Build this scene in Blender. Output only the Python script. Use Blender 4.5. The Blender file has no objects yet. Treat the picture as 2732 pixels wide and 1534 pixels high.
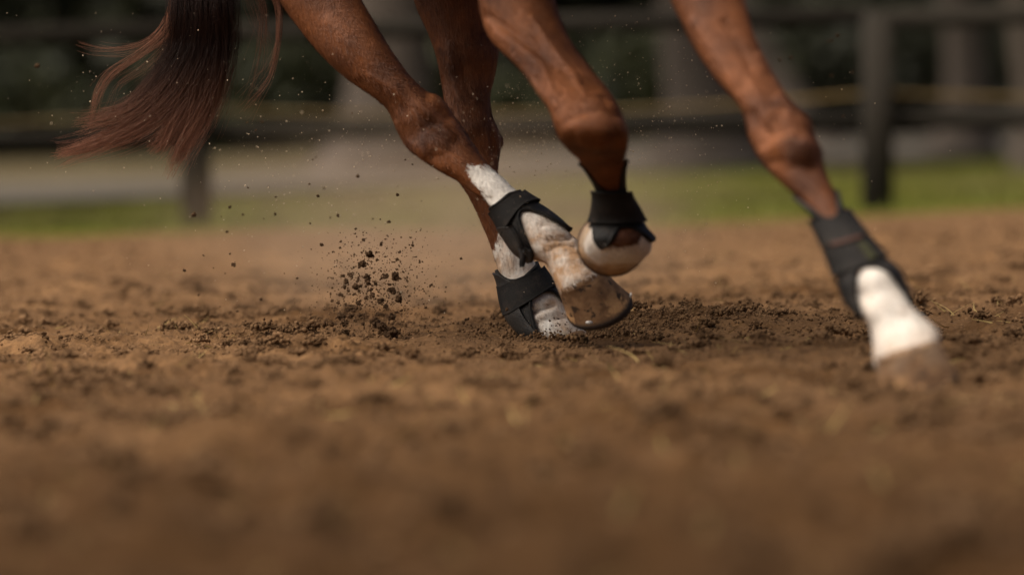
import bpy, bmesh, math, random
import numpy as np
from mathutils import Vector, Matrix, Euler
R = math.radians
rng = np.random.default_rng(7)
random.seed(7)
scene = bpy.context.scene
col = scene.collection

# ------------------------------------------------------------------ camera, world, sun, exposure
W0, H0 = 2732.0, 1534.0           # measurements below are in pixels of the photograph
LENS = 180.0
FPX = LENS / 36.0 * W0
CAMH = 0.37
cam_data = bpy.data.cameras.new('camera')
cam = bpy.data.objects.new('camera', cam_data)
col.objects.link(cam)
scene.camera = cam
cam_data.lens = LENS
cam_data.sensor_width = 36.0
cam_data.clip_start = 0.05
cam_data.clip_end = 3000.0
pitch = math.atan((H0 / 2 - 345.0) / FPX)
ROLL = R(1.3)
cam.matrix_world = Matrix.Translation((0, 0, CAMH)) @ Euler((R(90) - pitch, 0, 0)).to_matrix().to_4x4() @ Matrix.Rotation(-ROLL, 4, 'Z')
cam_data.dof.use_dof = True
cam_data.dof.focus_distance = 9.15
cam_data.dof.aperture_fstop = 2.7
CM = np.array(cam.matrix_world)
CR, CU, CF = CM[:3, 0], CM[:3, 1], -CM[:3, 2]
CP = CM[:3, 3]

world = bpy.data.worlds.new('World')
scene.world = world
world.use_nodes = True
wn = world.node_tree
sky = wn.nodes.new('ShaderNodeTexSky')
sky.sky_type = 'NISHITA'
sky.sun_disc = False
SUN_EL, SUN_AZ = R(60), R(240)    # azimuth clockwise from +Y
sky.sun_elevation = SUN_EL
sky.sun_rotation = SUN_AZ
sky.dust_density = 8.0
sky.air_density = 0.55
wn.links.new(sky.outputs[0], wn.nodes['Background'].inputs[0])
wn.nodes['Background'].inputs[1].default_value = 0.06
sl = bpy.data.lights.new('sun', 'SUN')
sl.energy = 3.2
sl.angle = R(80)
sl.color = (1.0, 0.88, 0.74)
sun = bpy.data.objects.new('sun', sl)
col.objects.link(sun)
sd = Vector((math.sin(SUN_AZ) * math.cos(SUN_EL), math.cos(SUN_AZ) * math.cos(SUN_EL), math.sin(SUN_EL)))
sun.rotation_euler = sd.to_track_quat('Z', 'Y').to_euler()
sun.location = (0, 0, 30)
scene.render.engine = 'CYCLES'
scene.view_settings.view_transform = 'Standard'
scene.view_settings.look = 'None'
scene.view_settings.exposure = 0.78
scene.view_settings.gamma = 1.0

# ------------------------------------------------------------------ helpers
def P(px, py, depth):
    """point seen at (px, py) at a distance along the viewing axis, in metres"""
    x = (px - W0 / 2) / FPX * depth
    y = -(py - H0 / 2) / FPX * depth
    return CP + CR * x + CU * y + CF * depth

def G(px, py, z=0.0):
    d = P(px, py, 1.0) - CP
    return CP + d * ((z - CP[2]) / d[2])

def proj(v):
    d = v - CP
    z = d @ CF
    return np.stack([W0 / 2 + (d @ CR) / z * FPX, H0 / 2 - (d @ CU) / z * FPX, z], -1)

def tag(o, label=None, cat=None, group=None, kind=None):
    if label: o['label'] = label
    if cat: o['category'] = cat
    if group: o['group'] = group
    if kind: o['kind'] = kind
    return o

def empty(name, loc, label, cat, group=None):
    o = bpy.data.objects.new(name, None)
    o.empty_display_size = 0.1
    col.objects.link(o)
    o.location = loc
    return tag(o, label, cat, group)

def mesh_np(name, verts, faces, mat=None, parent=None, smooth=True, attrs=None):
    """verts (n,3); faces (m,k) or list of such arrays"""
    verts = np.asarray(verts, np.float32)
    if not isinstance(faces, list): faces = [faces]
    faces = [np.asarray(f, np.int32) for f in faces if len(f)]
    me = bpy.data.meshes.new(name)
    me.vertices.add(len(verts))
    me.vertices.foreach_set('co', verts.ravel())
    loops = np.concatenate([f.ravel() for f in faces])
    tot = np.concatenate([np.full(len(f), f.shape[1], np.int32) for f in faces])
    start = np.concatenate([[0], np.cumsum(tot)[:-1]]).astype(np.int32)
    me.loops.add(len(loops))
    me.loops.foreach_set('vertex_index', loops)
    me.polygons.add(len(tot))
    me.polygons.foreach_set('loop_start', start)
    me.polygons.foreach_set('loop_total', tot)
    me.update(calc_edges=True)
    if smooth: me.polygons.foreach_set('use_smooth', np.ones(len(tot), bool))
    if attrs:
        for k, a in attrs.items():
            at = me.attributes.new(k, 'FLOAT', 'POINT')
            at.data.foreach_set('value', np.asarray(a, np.float32))
    if mat is not None:
        for m in (mat if isinstance(mat, list) else [mat]): me.materials.append(m)
    o = bpy.data.objects.new(name, me)
    col.objects.link(o)
    if parent is not None:
        o.parent = parent
        if parent.type == 'EMPTY' and parent.parent is None:
            o.matrix_parent_inverse = Matrix.Translation(parent.location).inverted()
    return o

_p = rng.permutation(512).astype(np.int64)
_P = np.concatenate([_p, _p, _p])
_g = rng.uniform(0, 2 * np.pi, 512)
_gx, _gy = np.cos(_g), np.sin(_g)
def noise(x, y, s=1.0, seed=0):
    """gradient noise about -1..1, s = feature size"""
    x = x / s + seed * 17.31
    y = y / s + seed * 9.77
    xi, yi = np.floor(x).astype(np.int64), np.floor(y).astype(np.int64)
    xf, yf = x - xi, y - yi
    u, v = xf * xf * xf * (xf * (xf * 6 - 15) + 10), yf * yf * yf * (yf * (yf * 6 - 15) + 10)
    def gr(a, b):
        h = _P[(_P[a & 511] + (b & 511))]
        return h
    def dot(a, b, dx, dy):
        h = gr(a, b) & 511
        return _gx[h] * dx + _gy[h] * dy
    n00 = dot(xi, yi, xf, yf); n10 = dot(xi + 1, yi, xf - 1, yf)
    n01 = dot(xi, yi + 1, xf, yf - 1); n11 = dot(xi + 1, yi + 1, xf - 1, yf - 1)
    return 1.5 * ((n00 * (1 - u) + n10 * u) * (1 - v) + (n01 * (1 - u) + n11 * u) * v)

def sstep(a, b, x):
    t = np.clip((x - a) / (b - a), 0, 1)
    return t * t * (3 - 2 * t)

# ------------------------------------------------------------------ materials
def newmat(name):
    m = bpy.data.materials.new(name)
    m.use_nodes = True
    nt = m.node_tree
    return m, nt, nt.nodes['Principled BSDF']

def N(nt, typ, **kw):
    n = nt.nodes.new(typ)
    for k, v in kw.items():
        if k in n.inputs: n.inputs[k].default_value = v
        else: setattr(n, k, v)
    return n

def noise_fac(nt, scale, detail=4.0, rough=0.55, lo=0.35, hi=0.65, stretch=None):
    tc = N(nt, 'ShaderNodeTexCoord')
    src = tc.outputs['Object']
    if stretch:
        mp = N(nt, 'ShaderNodeMapping')
        mp.inputs['Scale'].default_value = stretch
        nt.links.new(src, mp.inputs[0]); src = mp.outputs[0]
    n = N(nt, 'ShaderNodeTexNoise', Scale=scale, Detail=detail, Roughness=rough)
    nt.links.new(src, n.inputs['Vector'])
    r = N(nt, 'ShaderNodeMapRange')
    r.inputs[1].default_value = lo; r.inputs[2].default_value = hi
    nt.links.new(n.outputs[0], r.inputs[0])
    return r.outputs[0], n.outputs[0]

def mix(nt, fac, a, b):
    m = N(nt, 'ShaderNodeMix', data_type='RGBA')
    if hasattr(fac, 'node'): nt.links.new(fac, m.inputs[0])
    else: m.inputs[0].default_value = fac
    for s, v in ((6, a), (7, b)):
        if hasattr(v, 'node'): nt.links.new(v, m.inputs[s])
        else: m.inputs[s].default_value = (*v, 1)
    return m.outputs[2]

def bump(nt, bs, h, strength, dist):
    b = N(nt, 'ShaderNodeBump', Strength=strength, Distance=dist)
    nt.links.new(h, b.inputs['Height'])
    nt.links.new(b.outputs[0], bs.inputs['Normal'])
    return b

def attr(nt, name):
    a = N(nt, 'ShaderNodeAttribute', attribute_name=name)
    return a.outputs['Fac']

def simple(name, c1, c2, scale=8, rough=0.7, bumpd=0.0, bscale=60, stretch=None, spec=0.3, metal=0.0):
    m, nt, bs = newmat(name)
    f, _ = noise_fac(nt, scale, stretch=stretch)
    nt.links.new(mix(nt, f, c1, c2), bs.inputs['Base Color'])
    bs.inputs['Roughness'].default_value = rough
    bs.inputs['Specular IOR Level'].default_value = spec
    bs.inputs['Metallic'].default_value = metal
    if bumpd:
        _, h = noise_fac(nt, bscale, stretch=stretch)
        bump(nt, bs, h, 0.8, bumpd)
    return m

def soil_mat():
    m, nt, bs = newmat('soil')
    f1, _ = noise_fac(nt, 1.1, 4, 0.6, 0.38, 0.62)
    f2, _ = noise_fac(nt, 42, 8, 0.78, 0.42, 0.58)
    f3, h3 = noise_fac(nt, 190, 6, 0.7, 0.3, 0.7)
    c = mix(nt, f1, (0.108, 0.056, 0.022), (0.190, 0.105, 0.046))
    dk = N(nt, 'ShaderNodeMath', operation='MULTIPLY'); dk.inputs[1].default_value = 0.72
    nt.links.new(f2, dk.inputs[0])
    c = mix(nt, dk.outputs[0], c, (0.040, 0.021, 0.009))  # dark mottling paints the shade of pits into the soil colour
    f5, _ = noise_fac(nt, 5.5, 5, 0.65, 0.46, 0.60, stretch=(1, .6, 1))
    d5 = N(nt, 'ShaderNodeMath', operation='MULTIPLY'); d5.inputs[1].default_value = 0.66
    nt.links.new(f5, d5.inputs[0])
    c = mix(nt, d5.outputs[0], c, (0.070, 0.037, 0.016))  # larger blotches paint clod shadows into the colour
    dg = N(nt, 'ShaderNodeMath', operation='MULTIPLY'); dg.inputs[1].default_value = 0.30
    nt.links.new(f3, dg.inputs[0])
    c = mix(nt, dg.outputs[0], c, (0.31, 0.182, 0.092))
    # moist patches of kicked-up soil, plus shade painted into the near foreground
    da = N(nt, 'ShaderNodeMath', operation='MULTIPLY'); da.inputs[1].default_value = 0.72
    nt.links.new(attr(nt, 'damp_shade'), da.inputs[0])
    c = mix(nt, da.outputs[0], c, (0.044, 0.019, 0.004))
    # grass and path beyond the arena come from vertex masks
    g1, _ = noise_fac(nt, 0.5, 5, 0.6, 0.35, 0.65)
    g2, _ = noise_fac(nt, 0.9, 4, 0.6, 0.48, 0.6, stretch=(1, .4, 1))
    grass = mix(nt, g1, (0.064, 0.080, 0.006), (0.116, 0.112, 0.014))
    grass = mix(nt, g2, grass, (0.085, 0.060, 0.030))
    c = mix(nt, attr(nt, 'grass'), c, grass)
    dry = mix(nt, g1, (0.055, 0.045, 0.020), (0.110, 0.086, 0.046))
    c = mix(nt, attr(nt, 'dry'), c, dry)
    nt.links.new(c, bs.inputs['Base Color'])
    bs.inputs['Roughness'].default_value = 0.95
    bs.inputs['Specular IOR Level'].default_value = 0.12
    bump(nt, bs, h3, 0.7, 0.004)
    return m
M_soil = soil_mat()
M_clod = simple('damp_clod', (0.048, 0.027, 0.013), (0.155, 0.090, 0.047), 55, 0.9, 0.003, 260, spec=0.15)
M_crumb = simple('crumb', (0.060, 0.033, 0.015), (0.20, 0.118, 0.060), 22, 0.95, spec=0.12)

# ------------------------------------------------------------------ ground (one sheet)
def axis_pts(spec):
    out = [spec[0][0]]
    for a, b, st in spec:
        n = max(1, int(round((b - a) / st)))
        out += list(a + (b - a) * (np.arange(1, n + 1) / n))
    return np.array(out)
gy = axis_pts([(-4, 3, .25), (3, 6.3, .02), (6.3, 11.5, .0085), (11.5, 16, .022), (16, 24, .06), (24, 60, .6), (60, 150, 5), (150, 900, 50)])
gxh = axis_pts([(0, 1.25, .0055), (1.25, 2.6, .016), (2.6, 6, .08), (6, 20, .5), (20, 60, 4), (60, 500, 40)])
gx = np.concatenate([-gxh[:0:-1], gxh])
B_FOOT = G(1470, 893)
D_FOOT = G(2440, 1020)
SPRAY = G(1045, 925)
def edge_y(x):                    # arena edge, wandering
    return 19.6 + 0.25 * x + 0.35 * noise(x, x * 0, 1.6, 5)
PRINTS = []
_r = random.Random(5)
while len(PRINTS) < 70:
    py_ = _r.uniform(4.0, 16); px_ = _r.uniform(-1.7, 1.7)
    if abs(px_ - B_FOOT[0]) < .30 and B_FOOT[1] - 1.3 < py_ < B_FOOT[1] + .3: continue
    if abs(px_ - D_FOOT[0]) < .25 and D_FOOT[1] - 1.3 < py_ < D_FOOT[1] + .3: continue
    PRINTS.append((px_, py_, _r.uniform(.05, .075), _r.uniform(.5, 1.1), _r.uniform(-.6, .6)))
def ground_h(x, y, fine=True):
    near = 1 - sstep(17, 20, y)
    h = 0.011 * noise(x, y, 1.7, 1) + 0.010 * noise(x, y, 0.62, 2)
    dent = noise(x, y, 0.24, 3) * (1 + 1.6 * (1 - sstep(5.5, 8.5, y)))
    h += 0.010 * dent - 0.012 * sstep(0.25, 0.75, noise(x, y, 0.33, 11))
    h += 0.008 * noise(x, y, 0.11, 4) * (1 + 2.2 * (1 - sstep(5.5, 8.5, y)))
    h -= 0.010 * sstep(0.30, 0.62, noise(x, y, 0.16, 15)) * near
    if fine:
        lump = noise(x, y, 0.05, 6)
        patch = 0.5 + 0.5 * noise(x, y, 0.45, 12)
        h += (0.003 + 0.006 * patch) * np.clip(lump, -0.25, 1)
        h += (0.003 + 0.005 * patch) * noise(x, y, 0.016, 14)
        h += (0.0012 + 0.0028 * patch) * np.abs(noise(x, y, 0.022, 7))
        h += 0.0030 * noise(x, y, 0.0095, 8)
        h -= 0.006 * sstep(.25, .6, noise(x, y, 0.034, 16)) * (.4 + .6 * patch)
    # trodden flatter in front of the two planted hooves
    fm = np.exp(-((x - B_FOOT[0]) / .28) ** 2) * sstep(B_FOOT[1] - 2.0, B_FOOT[1] - .9, y) * (1 - sstep(B_FOOT[1] + .1, B_FOOT[1] + .5, y))
    fm = np.maximum(fm, np.exp(-((x - D_FOOT[0]) / .20) ** 2) * sstep(D_FOOT[1] - 1.8, D_FOOT[1] - .9, y) * (1 - sstep(D_FOOT[1] + .1, D_FOOT[1] + .5, y)))
    h = h * near * (1 - .7 * fm) - .007 * fm
    wob = 1 + .35 * noise(x, y, 0.05, 18)
    shp = h.shape; hf = h.reshape(-1).copy(); xf, yf, wf = x.reshape(-1), y.reshape(-1), wob.reshape(-1)
    for a, b, r, k, sk in PRINTS:
        q = np.where((np.abs(xf - a) < .3) & (np.abs(yf - b) < .3))[0]
        if not len(q): continue
        dx_, dy_ = xf[q] - a, yf[q] - b
        d = np.hypot(dx_, dy_ * .8 + dx_ * sk) / r * wf[q]
        hf[q] += k * (-.020 * np.exp(-(d / .85) ** 4) + .013 * np.exp(-((d - 1.35) / .38) ** 2) * (1 + .7 * dy_ / r * .5))
    h = hf.reshape(shp)
    def mound(cx, cy, rx, ry, a):
        return a * np.exp(-((x - cx) / rx) ** 2 - ((y - cy) / ry) ** 2)
    bx, by = B_FOOT[0], B_FOOT[1]
    rough = (1 + 0.5 * noise(x, y, 0.07, 21) + 0.4 * noise(x, y, 0.03, 22))
    h += (mound(bx + 0.30, by - 0.05, 0.16, 0.12, 0.016) + mound(bx + 0.22, by + 0.15, 0.15, 0.12, 0.024)
          + mound(bx - 0.14, by + 0.10, 0.10, 0.08, 0.014)) * rough
    h += mound(SPRAY[0], SPRAY[1] + .05, 0.22, 0.12, 0.012) * rough
    dx, dy = D_FOOT[0], D_FOOT[1]
    h += (mound(dx - 0.02, dy + 0.16, 0.12, 0.06, 0.012) + mound(dx + .14, dy, .06, .1, .010)) * rough
    h += (1 - near) * 0.03 * noise(x, y, 3.0, 9)
    h += sstep(70, 400, y) * 4 * 0
    return h
def path_edges(x):
    t = x + 2.5
    return np.where(t > 0, 27 + 2.7 * t, 27 + .9 * t), np.where(t > 0, 42 + 9 * t, 42 + 1.2 * t)
X, Y = np.meshgrid(gx, gy)
Z = ground_h(X, Y)
nxg, nyg = len(gx), len(gy)
idx = np.arange(nxg * nyg).reshape(nyg, nxg)
F = np.stack([idx[:-1, :-1], idx[:-1, 1:], idx[1:, 1:], idx[1:, :-1]], -1).reshape(-1, 4)
damp_shade = np.clip(sstep(0.10, 0.55, noise(X, Y, 0.30, 31) + 0.5 * noise(X, Y, 0.09, 32)) * 0.8
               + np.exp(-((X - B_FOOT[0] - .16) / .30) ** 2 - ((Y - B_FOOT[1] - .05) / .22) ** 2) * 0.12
               + 0.35 * sstep(0.0, .5, noise(X, Y, 2.6, 33)) + 1.0 * (1 - sstep(4.8, 8.2, Y + .8 * noise(X, Y, .7, 36))), 0, 1) * (1 - sstep(10.5, 13, Y) * 0.75)  # the term rising toward the camera is painted foreground shade
e = edge_y(X)
gmask = sstep(-0.35, 0.5, Y - e + 0.5 * noise(X, Y, 0.5, 34))
pathc0 = 25.0 + 1.9 * (X + 3) + 0 * Y     # a pale path runs off to the right
far = sstep(-1, 2.5, Y - np.maximum(30, path_edges(X)[1] - 3) + 2 * noise(X, Y, 4, 35))
grass = gmask * (1 - far)
V = np.stack([X, Y, Z], -1).reshape(-1, 3)
ground = mesh_np('ground', V, F, M_soil, attrs={'damp_shade': (damp_shade * (1 - gmask)).ravel(), 'grass': grass.ravel(), 'dry': far.ravel()})
tag(ground, kind='structure')

# path, a thin sheet following the ground
M_path = simple('path_gravel', (0.050, 0.043, 0.032), (0.085, 0.073, 0.055), 2.0, 0.95)
pa = []
for x in np.linspace(-14, 20, 90):
    y0, y1 = path_edges(x)
    pa.append((x, y0 + .5 * noise(np.array(x), np.array(0.), 2., 41), 0.045)); pa.append((x, y1 + .6 * noise(np.array(x), np.array(3.), 2.5, 42), 0.045))
pa = np.array(pa, float); n = len(pa) // 2
pf = np.stack([np.arange(n - 1) * 2, np.arange(n - 1) * 2 + 2, np.arange(n - 1) * 2 + 3, np.arange(n - 1) * 2 + 1], -1)
tag(mesh_np('path', pa, pf, M_path), kind='structure')

# ------------------------------------------------------------------ icosphere base shapes
def ico(sub):
    bm = bmesh.new()
    bmesh.ops.create_icosphere(bm, subdivisions=sub, radius=1)
    v = np.array([p.co[:] for p in bm.verts]); f = np.array([[q.index for q in t.verts] for t in bm.faces])
    bm.free()
    return v, f
I1, I2, I3 = ico(1), ico(2), ico(3)

def rot_random(n):
    q = rng.normal(size=(n, 4)); q /= np.linalg.norm(q, axis=1)[:, None]
    w, x, y, z = q.T
    return np.stack([np.stack([1 - 2 * (y * y + z * z), 2 * (x * y - z * w), 2 * (x * z + y * w)], -1),
                     np.stack([2 * (x * y + z * w), 1 - 2 * (x * x + z * z), 2 * (y * z - x * w)], -1),
                     np.stack([2 * (x * z - y * w), 2 * (y * z + x * w), 1 - 2 * (x * x + y * y)], -1)], -2)

def scatter_blobs(name, pos, size, mat, base=I1, jit=0.42, aniso=0.35, **t):
    v, f = base
    n = len(pos)
    vv = v[None] * (1 + rng.uniform(-jit, jit, (n, len(v), 1)))
    vv = vv * (1 + rng.uniform(-aniso, aniso, (n, 1, 3)))
    vv = np.einsum('nij,nvj->nvi', rot_random(n), vv) * size[:, None, None] + pos[:, None]
    ff = f[None] + (np.arange(n) * len(v))[:, None, None]
    o = mesh_np(name, vv.reshape(-1, 3), ff.reshape(-1, 3), mat, smooth=False)
    tag(o, **t)
    return o

# loose crumbs lying over the soil: nobody could count them
def crumb_field(n, y0, y1, s0, s1, p=3.0):
    y = rng.uniform(y0, y1, n * 4)
    x = rng.uniform(-1, 1, n * 4) * np.maximum(1.3, y * 0.125)
    w = np.clip(0.12 + 0.9 * sstep(-0.1, 0.6, noise(x, y, 0.42, 12)) + 0.5 * sstep(.1, .6, noise(x, y, .13, 51)), 0, 1)
    w = np.maximum(w, .6 * np.exp(-((x - B_FOOT[0] - .12) / .3) ** 2 - ((y - B_FOOT[1] + .02) / .25) ** 2))
    k = rng.uniform(size=n * 4) < w
    x, y = x[k][:n], y[k][:n]
    s = s0 + (s1 - s0) * rng.uniform(size=len(x)) ** p
    z = ground_h(x, y) + s * 0.35
    return np.stack([x, y, z], -1), s
p1, s1 = crumb_field(90000, 6.6, 11.8, 0.0007, 0.0038, 3)
p2, s2 = crumb_field(3000, 3.6, 6.6, 0.002, 0.008, 3)
p3, s3 = crumb_field(3500, 11.8, 18, 0.004, 0.014, 3)
# heaped crumbs round the planted hind hoof
cc_, cs_ = crumb_field(2700, 6.4, 13.0, 0.003, 0.020, 2.2)
q1_, q2_ = crumb_field(170, 4.0, 6.4, 0.010, 0.026, 1.5); cc_, cs_ = np.concatenate([cc_, q1_]), np.concatenate([cs_, q2_])
ci = np.repeat(np.arange(len(cc_)), 44)
cp = rng.normal(0, .55, (len(ci), 3)) * cs_[ci][:, None] * np.array([1, 1, .6]); cp[:, 2] = np.abs(cp[:, 2])
p5, s5 = cc_[ci] + cp, cs_[ci] * rng.uniform(.08, .26, len(ci))
k = 2600
hx = B_FOOT[0] + rng.normal(0.16, 0.17, k); hy = B_FOOT[1] + rng.normal(0.06, 0.12, k)
s4 = 0.0008 + 0.0030 * rng.uniform(size=k) ** 3
p4 = np.stack([hx, hy, ground_h(hx, hy) + s4 * .4 + np.abs(rng.normal(0, .004, k))], -1)
k = 1100
hx = D_FOOT[0] + rng.normal(0.02, 0.11, k); hy = D_FOOT[1] + rng.normal(0.02, 0.09, k)
s6 = 0.001 + 0.004 * rng.uniform(size=k) ** 3
p6 = np.stack([hx, hy, ground_h(hx, hy) + s6 * .4], -1)
scatter_blobs('soil_crumbs', np.concatenate([p1, p2, p3, p4, p5, p6]), np.concatenate([s1, s2, s3, s4, s5, s6]), M_crumb, label='loose brown soil crumbs strewn over the churned riding arena', cat='soil', kind='stuff')

# straw and grass bits
def blades(name, x, y, L, wd, mat, lean=1.0, z=None, up=0.25, segs=4, **t):
    n = len(x)
    az = rng.uniform(0, 2 * np.pi, n)
    el = np.abs(rng.normal(up, 0.35, n))
    d = np.stack([np.cos(az) * np.cos(el), np.sin(az) * np.cos(el), np.sin(el)], -1)
    side = np.cross(d, rng.normal(size=(n, 3))); side /= np.linalg.norm(side, axis=1)[:, None]
    curl = rng.normal(0, 0.35, (n, 3)); 
    if z is None: z = ground_h(x, y)
    base = np.stack([x, y, z - 0.001], -1)
    ts = np.linspace(0, 1, segs + 1)
    vs = []
    for q in ts:
        c = base + d * (L * q)[:, None] + curl * (L * q * q * .6)[:, None]
        c[:, 2] = np.maximum(c[:, 2], base[:, 2] + 0.0005)
        w = (wd * (1 - q * 0.8))[:, None] * side
        vs += [c - w, c + w]
    vs = np.stack(vs, 1)
    f = []
    for s in range(segs): f.append([2 * s, 2 * s + 1, 2 * s + 3, 2 * s + 2])
    ff = np.array(f)[None] + (np.arange(n) * 2 * (segs + 1))[:, None, None]
    o = mesh_np(name, vs.reshape(-1, 3), ff.reshape(-1, 4), mat)
    tag(o, **t)
    return o
M_straw = simple('straw', (0.36, 0.25, 0.10), (0.26, 0.20, 0.06), 5, 0.7)
M_blade = simple('grass_blade', (0.064, 0.080, 0.006), (0.118, 0.112, 0.014), 1.2, 0.7)
n = 2900
y = np.concatenate([rng.uniform(5, 14, 1500), rng.normal(8.9, 1.0, 1400)])
x = rng.uniform(-1, 1, n) * np.maximum(0.7, y * .115)
cl = sstep(-.2, .5, noise(x, y, .6, 61)); kk = rng.uniform(size=n) < cl
x, y = x[kk], y[kk]; n = len(x)
xn = rng.uniform(-.75, .75, 420); yn = rng.uniform(3.5, 7.6, 420)
x, y = np.concatenate([x, xn]), np.concatenate([y, yn]); wn_ = np.where(np.arange(len(x)) < n, 0.0007, 0.0017); n = len(x)
blades('straw_bits', x, y, 0.012 + 0.045 * rng.uniform(size=n) ** 2, wn_ + 0.0008 * rng.uniform(size=n), M_straw, up=.12,
       label='dry straw and weed wisps scattered on the brown soil', cat='straw', kind='stuff')
n = 20000
y = rng.uniform(19.3, 36, n); x = rng.uniform(-1, 1, n) * (y * .16 + .6)
kk = (y > edge_y(x) - .2) & ~((y > path_edges(x)[0]) & (y < path_edges(x)[1]))
x, y = x[kk], y[kk]; n = len(x)
blades('grass', x, y, 0.02 + 0.05 * rng.uniform(size=n), np.full(n, 0.004), M_blade, z=ground_h(x, y, False), up=1.0, segs=2,
       label='short green grass growing beyond the arena edge', cat='grass', kind='stuff')

# ------------------------------------------------------------------ background: fence, hedge, trees
M_wood = simple('weathered_wood', (0.013, 0.0105, 0.007), (0.034, 0.028, 0.019), 3, 0.9, 0.004, 40, stretch=(1, 1, .15))
M_rail = simple('weathered_rail', (0.010, 0.008, 0.005), (0.020, 0.016, 0.010), 3, 0.9, 0.004, 40, stretch=(.1, 1, 1))
M_bark = simple('bark', (0.065, 0.052, 0.041), (0.12, 0.098, 0.079), 2.2, 0.95, 0.02, 12, stretch=(1, 1, .25))
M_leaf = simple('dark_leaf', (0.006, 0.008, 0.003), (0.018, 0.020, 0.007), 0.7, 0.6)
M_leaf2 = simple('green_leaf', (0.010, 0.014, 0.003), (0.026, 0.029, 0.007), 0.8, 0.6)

def bevel_box(cx, cy, cz, sx, sy, sz, b=0.01, rz=0.0, rx=0.0, ry=0.0):
    bm = bmesh.new()
    bmesh.ops.create_cube(bm, size=1)
    for v in bm.verts: v.co = Vector((v.co.x * sx, v.co.y * sy, v.co.z * sz))
    bmesh.ops.bevel(bm, geom=bm.edges[:], offset=b, segments=2, affect='EDGES')
    m = Matrix.Translation((cx, cy, cz)) @ Euler((rx, ry, rz)).to_matrix().to_4x4()
    bmesh.ops.transform(bm, matrix=m, verts=bm.verts)
    v = np.array([p.co[:] for p in bm.verts])
    quads = [[q.index for q in f.verts] for f in bm.faces if len(f.verts) == 4]
    tris = [[q.index for q in f.verts] for f in bm.faces if len(f.verts) == 3]
    bm.free()
    return v, quads, tris
def box_obj(name, mat, parent, *a, **k):
    v, q, t = bevel_box(*a, **k)
    fs = [np.array(q)]
    if t: fs.append(np.array(t))
    return mesh_np(name, v, fs, mat, parent, smooth=False)

fl, fr = G(525, 600), G(2345, 563)
fdir = (fr - fl)[:2]; flen = np.linalg.norm(fdir); fang = math.atan2(fdir[1], fdir[0])
fence = empty('fence', (fl[0], fl[1], 0), 'weathered wooden post and rail fence along the far edge of the arena', 'fence')
for k in range(-3, 6):
    c = fl[:2] + fdir * k
    box_obj('post', M_wood, fence, c[0], c[1], 0.33, 0.110, 0.110, 1.06 if k not in (1,) else 0.98, .018, rz=fang + R(35), ry=R(random.uniform(-1.5, 1.5)))
    for zc in (0.375, 0.80):
        m_ = c + fdir * .5 + np.array([math.sin(fang), -math.cos(fang)]) * -0.10
        box_obj('rail', M_rail, fence, m_[0], m_[1], zc + random.uniform(-.01, .01), flen * 0.995, 0.040, 0.085, .012, rz=fang, ry=R(random.uniform(-.5, .5)))
# yellow tape strung just over the lower rail
M_tape = simple('yellow_tape', (0.12, 0.075, 0.015), (0.09, 0.06, 0.018), 2, 0.6)
tp = []
for k in range(-40, 90):
    t = k / 10
    c = fl[:2] + fdir * t + np.array([math.sin(fang), -math.cos(fang)]) * -0.16
    sag = -0.05 * 4 * (t % 1) * (1 - t % 1)
    tp.append((c[0], c[1], 0.475 + sag)); tp.append((c[0], c[1] + .002, 0.495 + sag))
tp = np.array(tp); n = len(tp) // 2
tape = mesh_np('electric_tape', tp, np.stack([np.arange(n - 1) * 2, np.arange(n - 1) * 2 + 2, np.arange(n - 1) * 2 + 3, np.arange(n - 1) * 2 + 1], -1), M_tape)
tape.modifiers.new('thick', 'SOLIDIFY').thickness = 0.002
tag(tape, 'faded yellow tape strung along the wooden fence above its lower rail', 'tape')

def tube_np(pts, rad, ns=14):
    pts = np.asarray(pts, float); rad = np.asarray(rad, float)
    tan = np.gradient(pts, axis=0); tan /= np.linalg.norm(tan, axis=1)[:, None]
    ref = np.array([0.3, 0.9, 0.1])
    a = np.cross(tan, ref); a /= np.linalg.norm(a, axis=1)[:, None]
    b = np.cross(tan, a)
    th = np.linspace(0, 2 * np.pi, ns, endpoint=False)
    v = pts[:, None] + rad[:, None, None] * (a[:, None] * np.cos(th)[None, :, None] + b[:, None] * np.sin(th)[None, :, None])
    n = len(pts)
    i = np.arange(n * ns).reshape(n, ns)
    f = np.stack([i[:-1], np.roll(i[:-1], -1, 1), np.roll(i[1:], -1, 1), i[1:]], -1).reshape(-1, 4)
    return v.reshape(-1, 3), f

def leaf_cloud(centers, radii, n, size, squash=1.0):
    k = rng.integers(0, len(centers), n)
    d = rng.normal(size=(n, 3)); d /= np.linalg.norm(d, axis=1)[:, None]
    r = radii[k] * rng.uniform(0.35, 1, n) ** 0.5
    c = centers[k] + d * r[:, None] * np.array([1, 1, squash])
    c[:, 2] = np.maximum(c[:, 2], 0.03)
    a = rng.normal(size=(n, 3)); a /= np.linalg.norm(a, axis=1)[:, None]
    b = np.cross(a, rng.normal(size=(n, 3))); b /= np.linalg.norm(b, axis=1)[:, None]
    s = (size * rng.uniform(.6, 1.4, n))[:, None]
    v = np.stack([c - a * s, c + b * s * .5, c + a * s, c - b * s * .5], 1).reshape(-1, 3)
    return v, np.arange(n * 4).reshape(n, 4)

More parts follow.
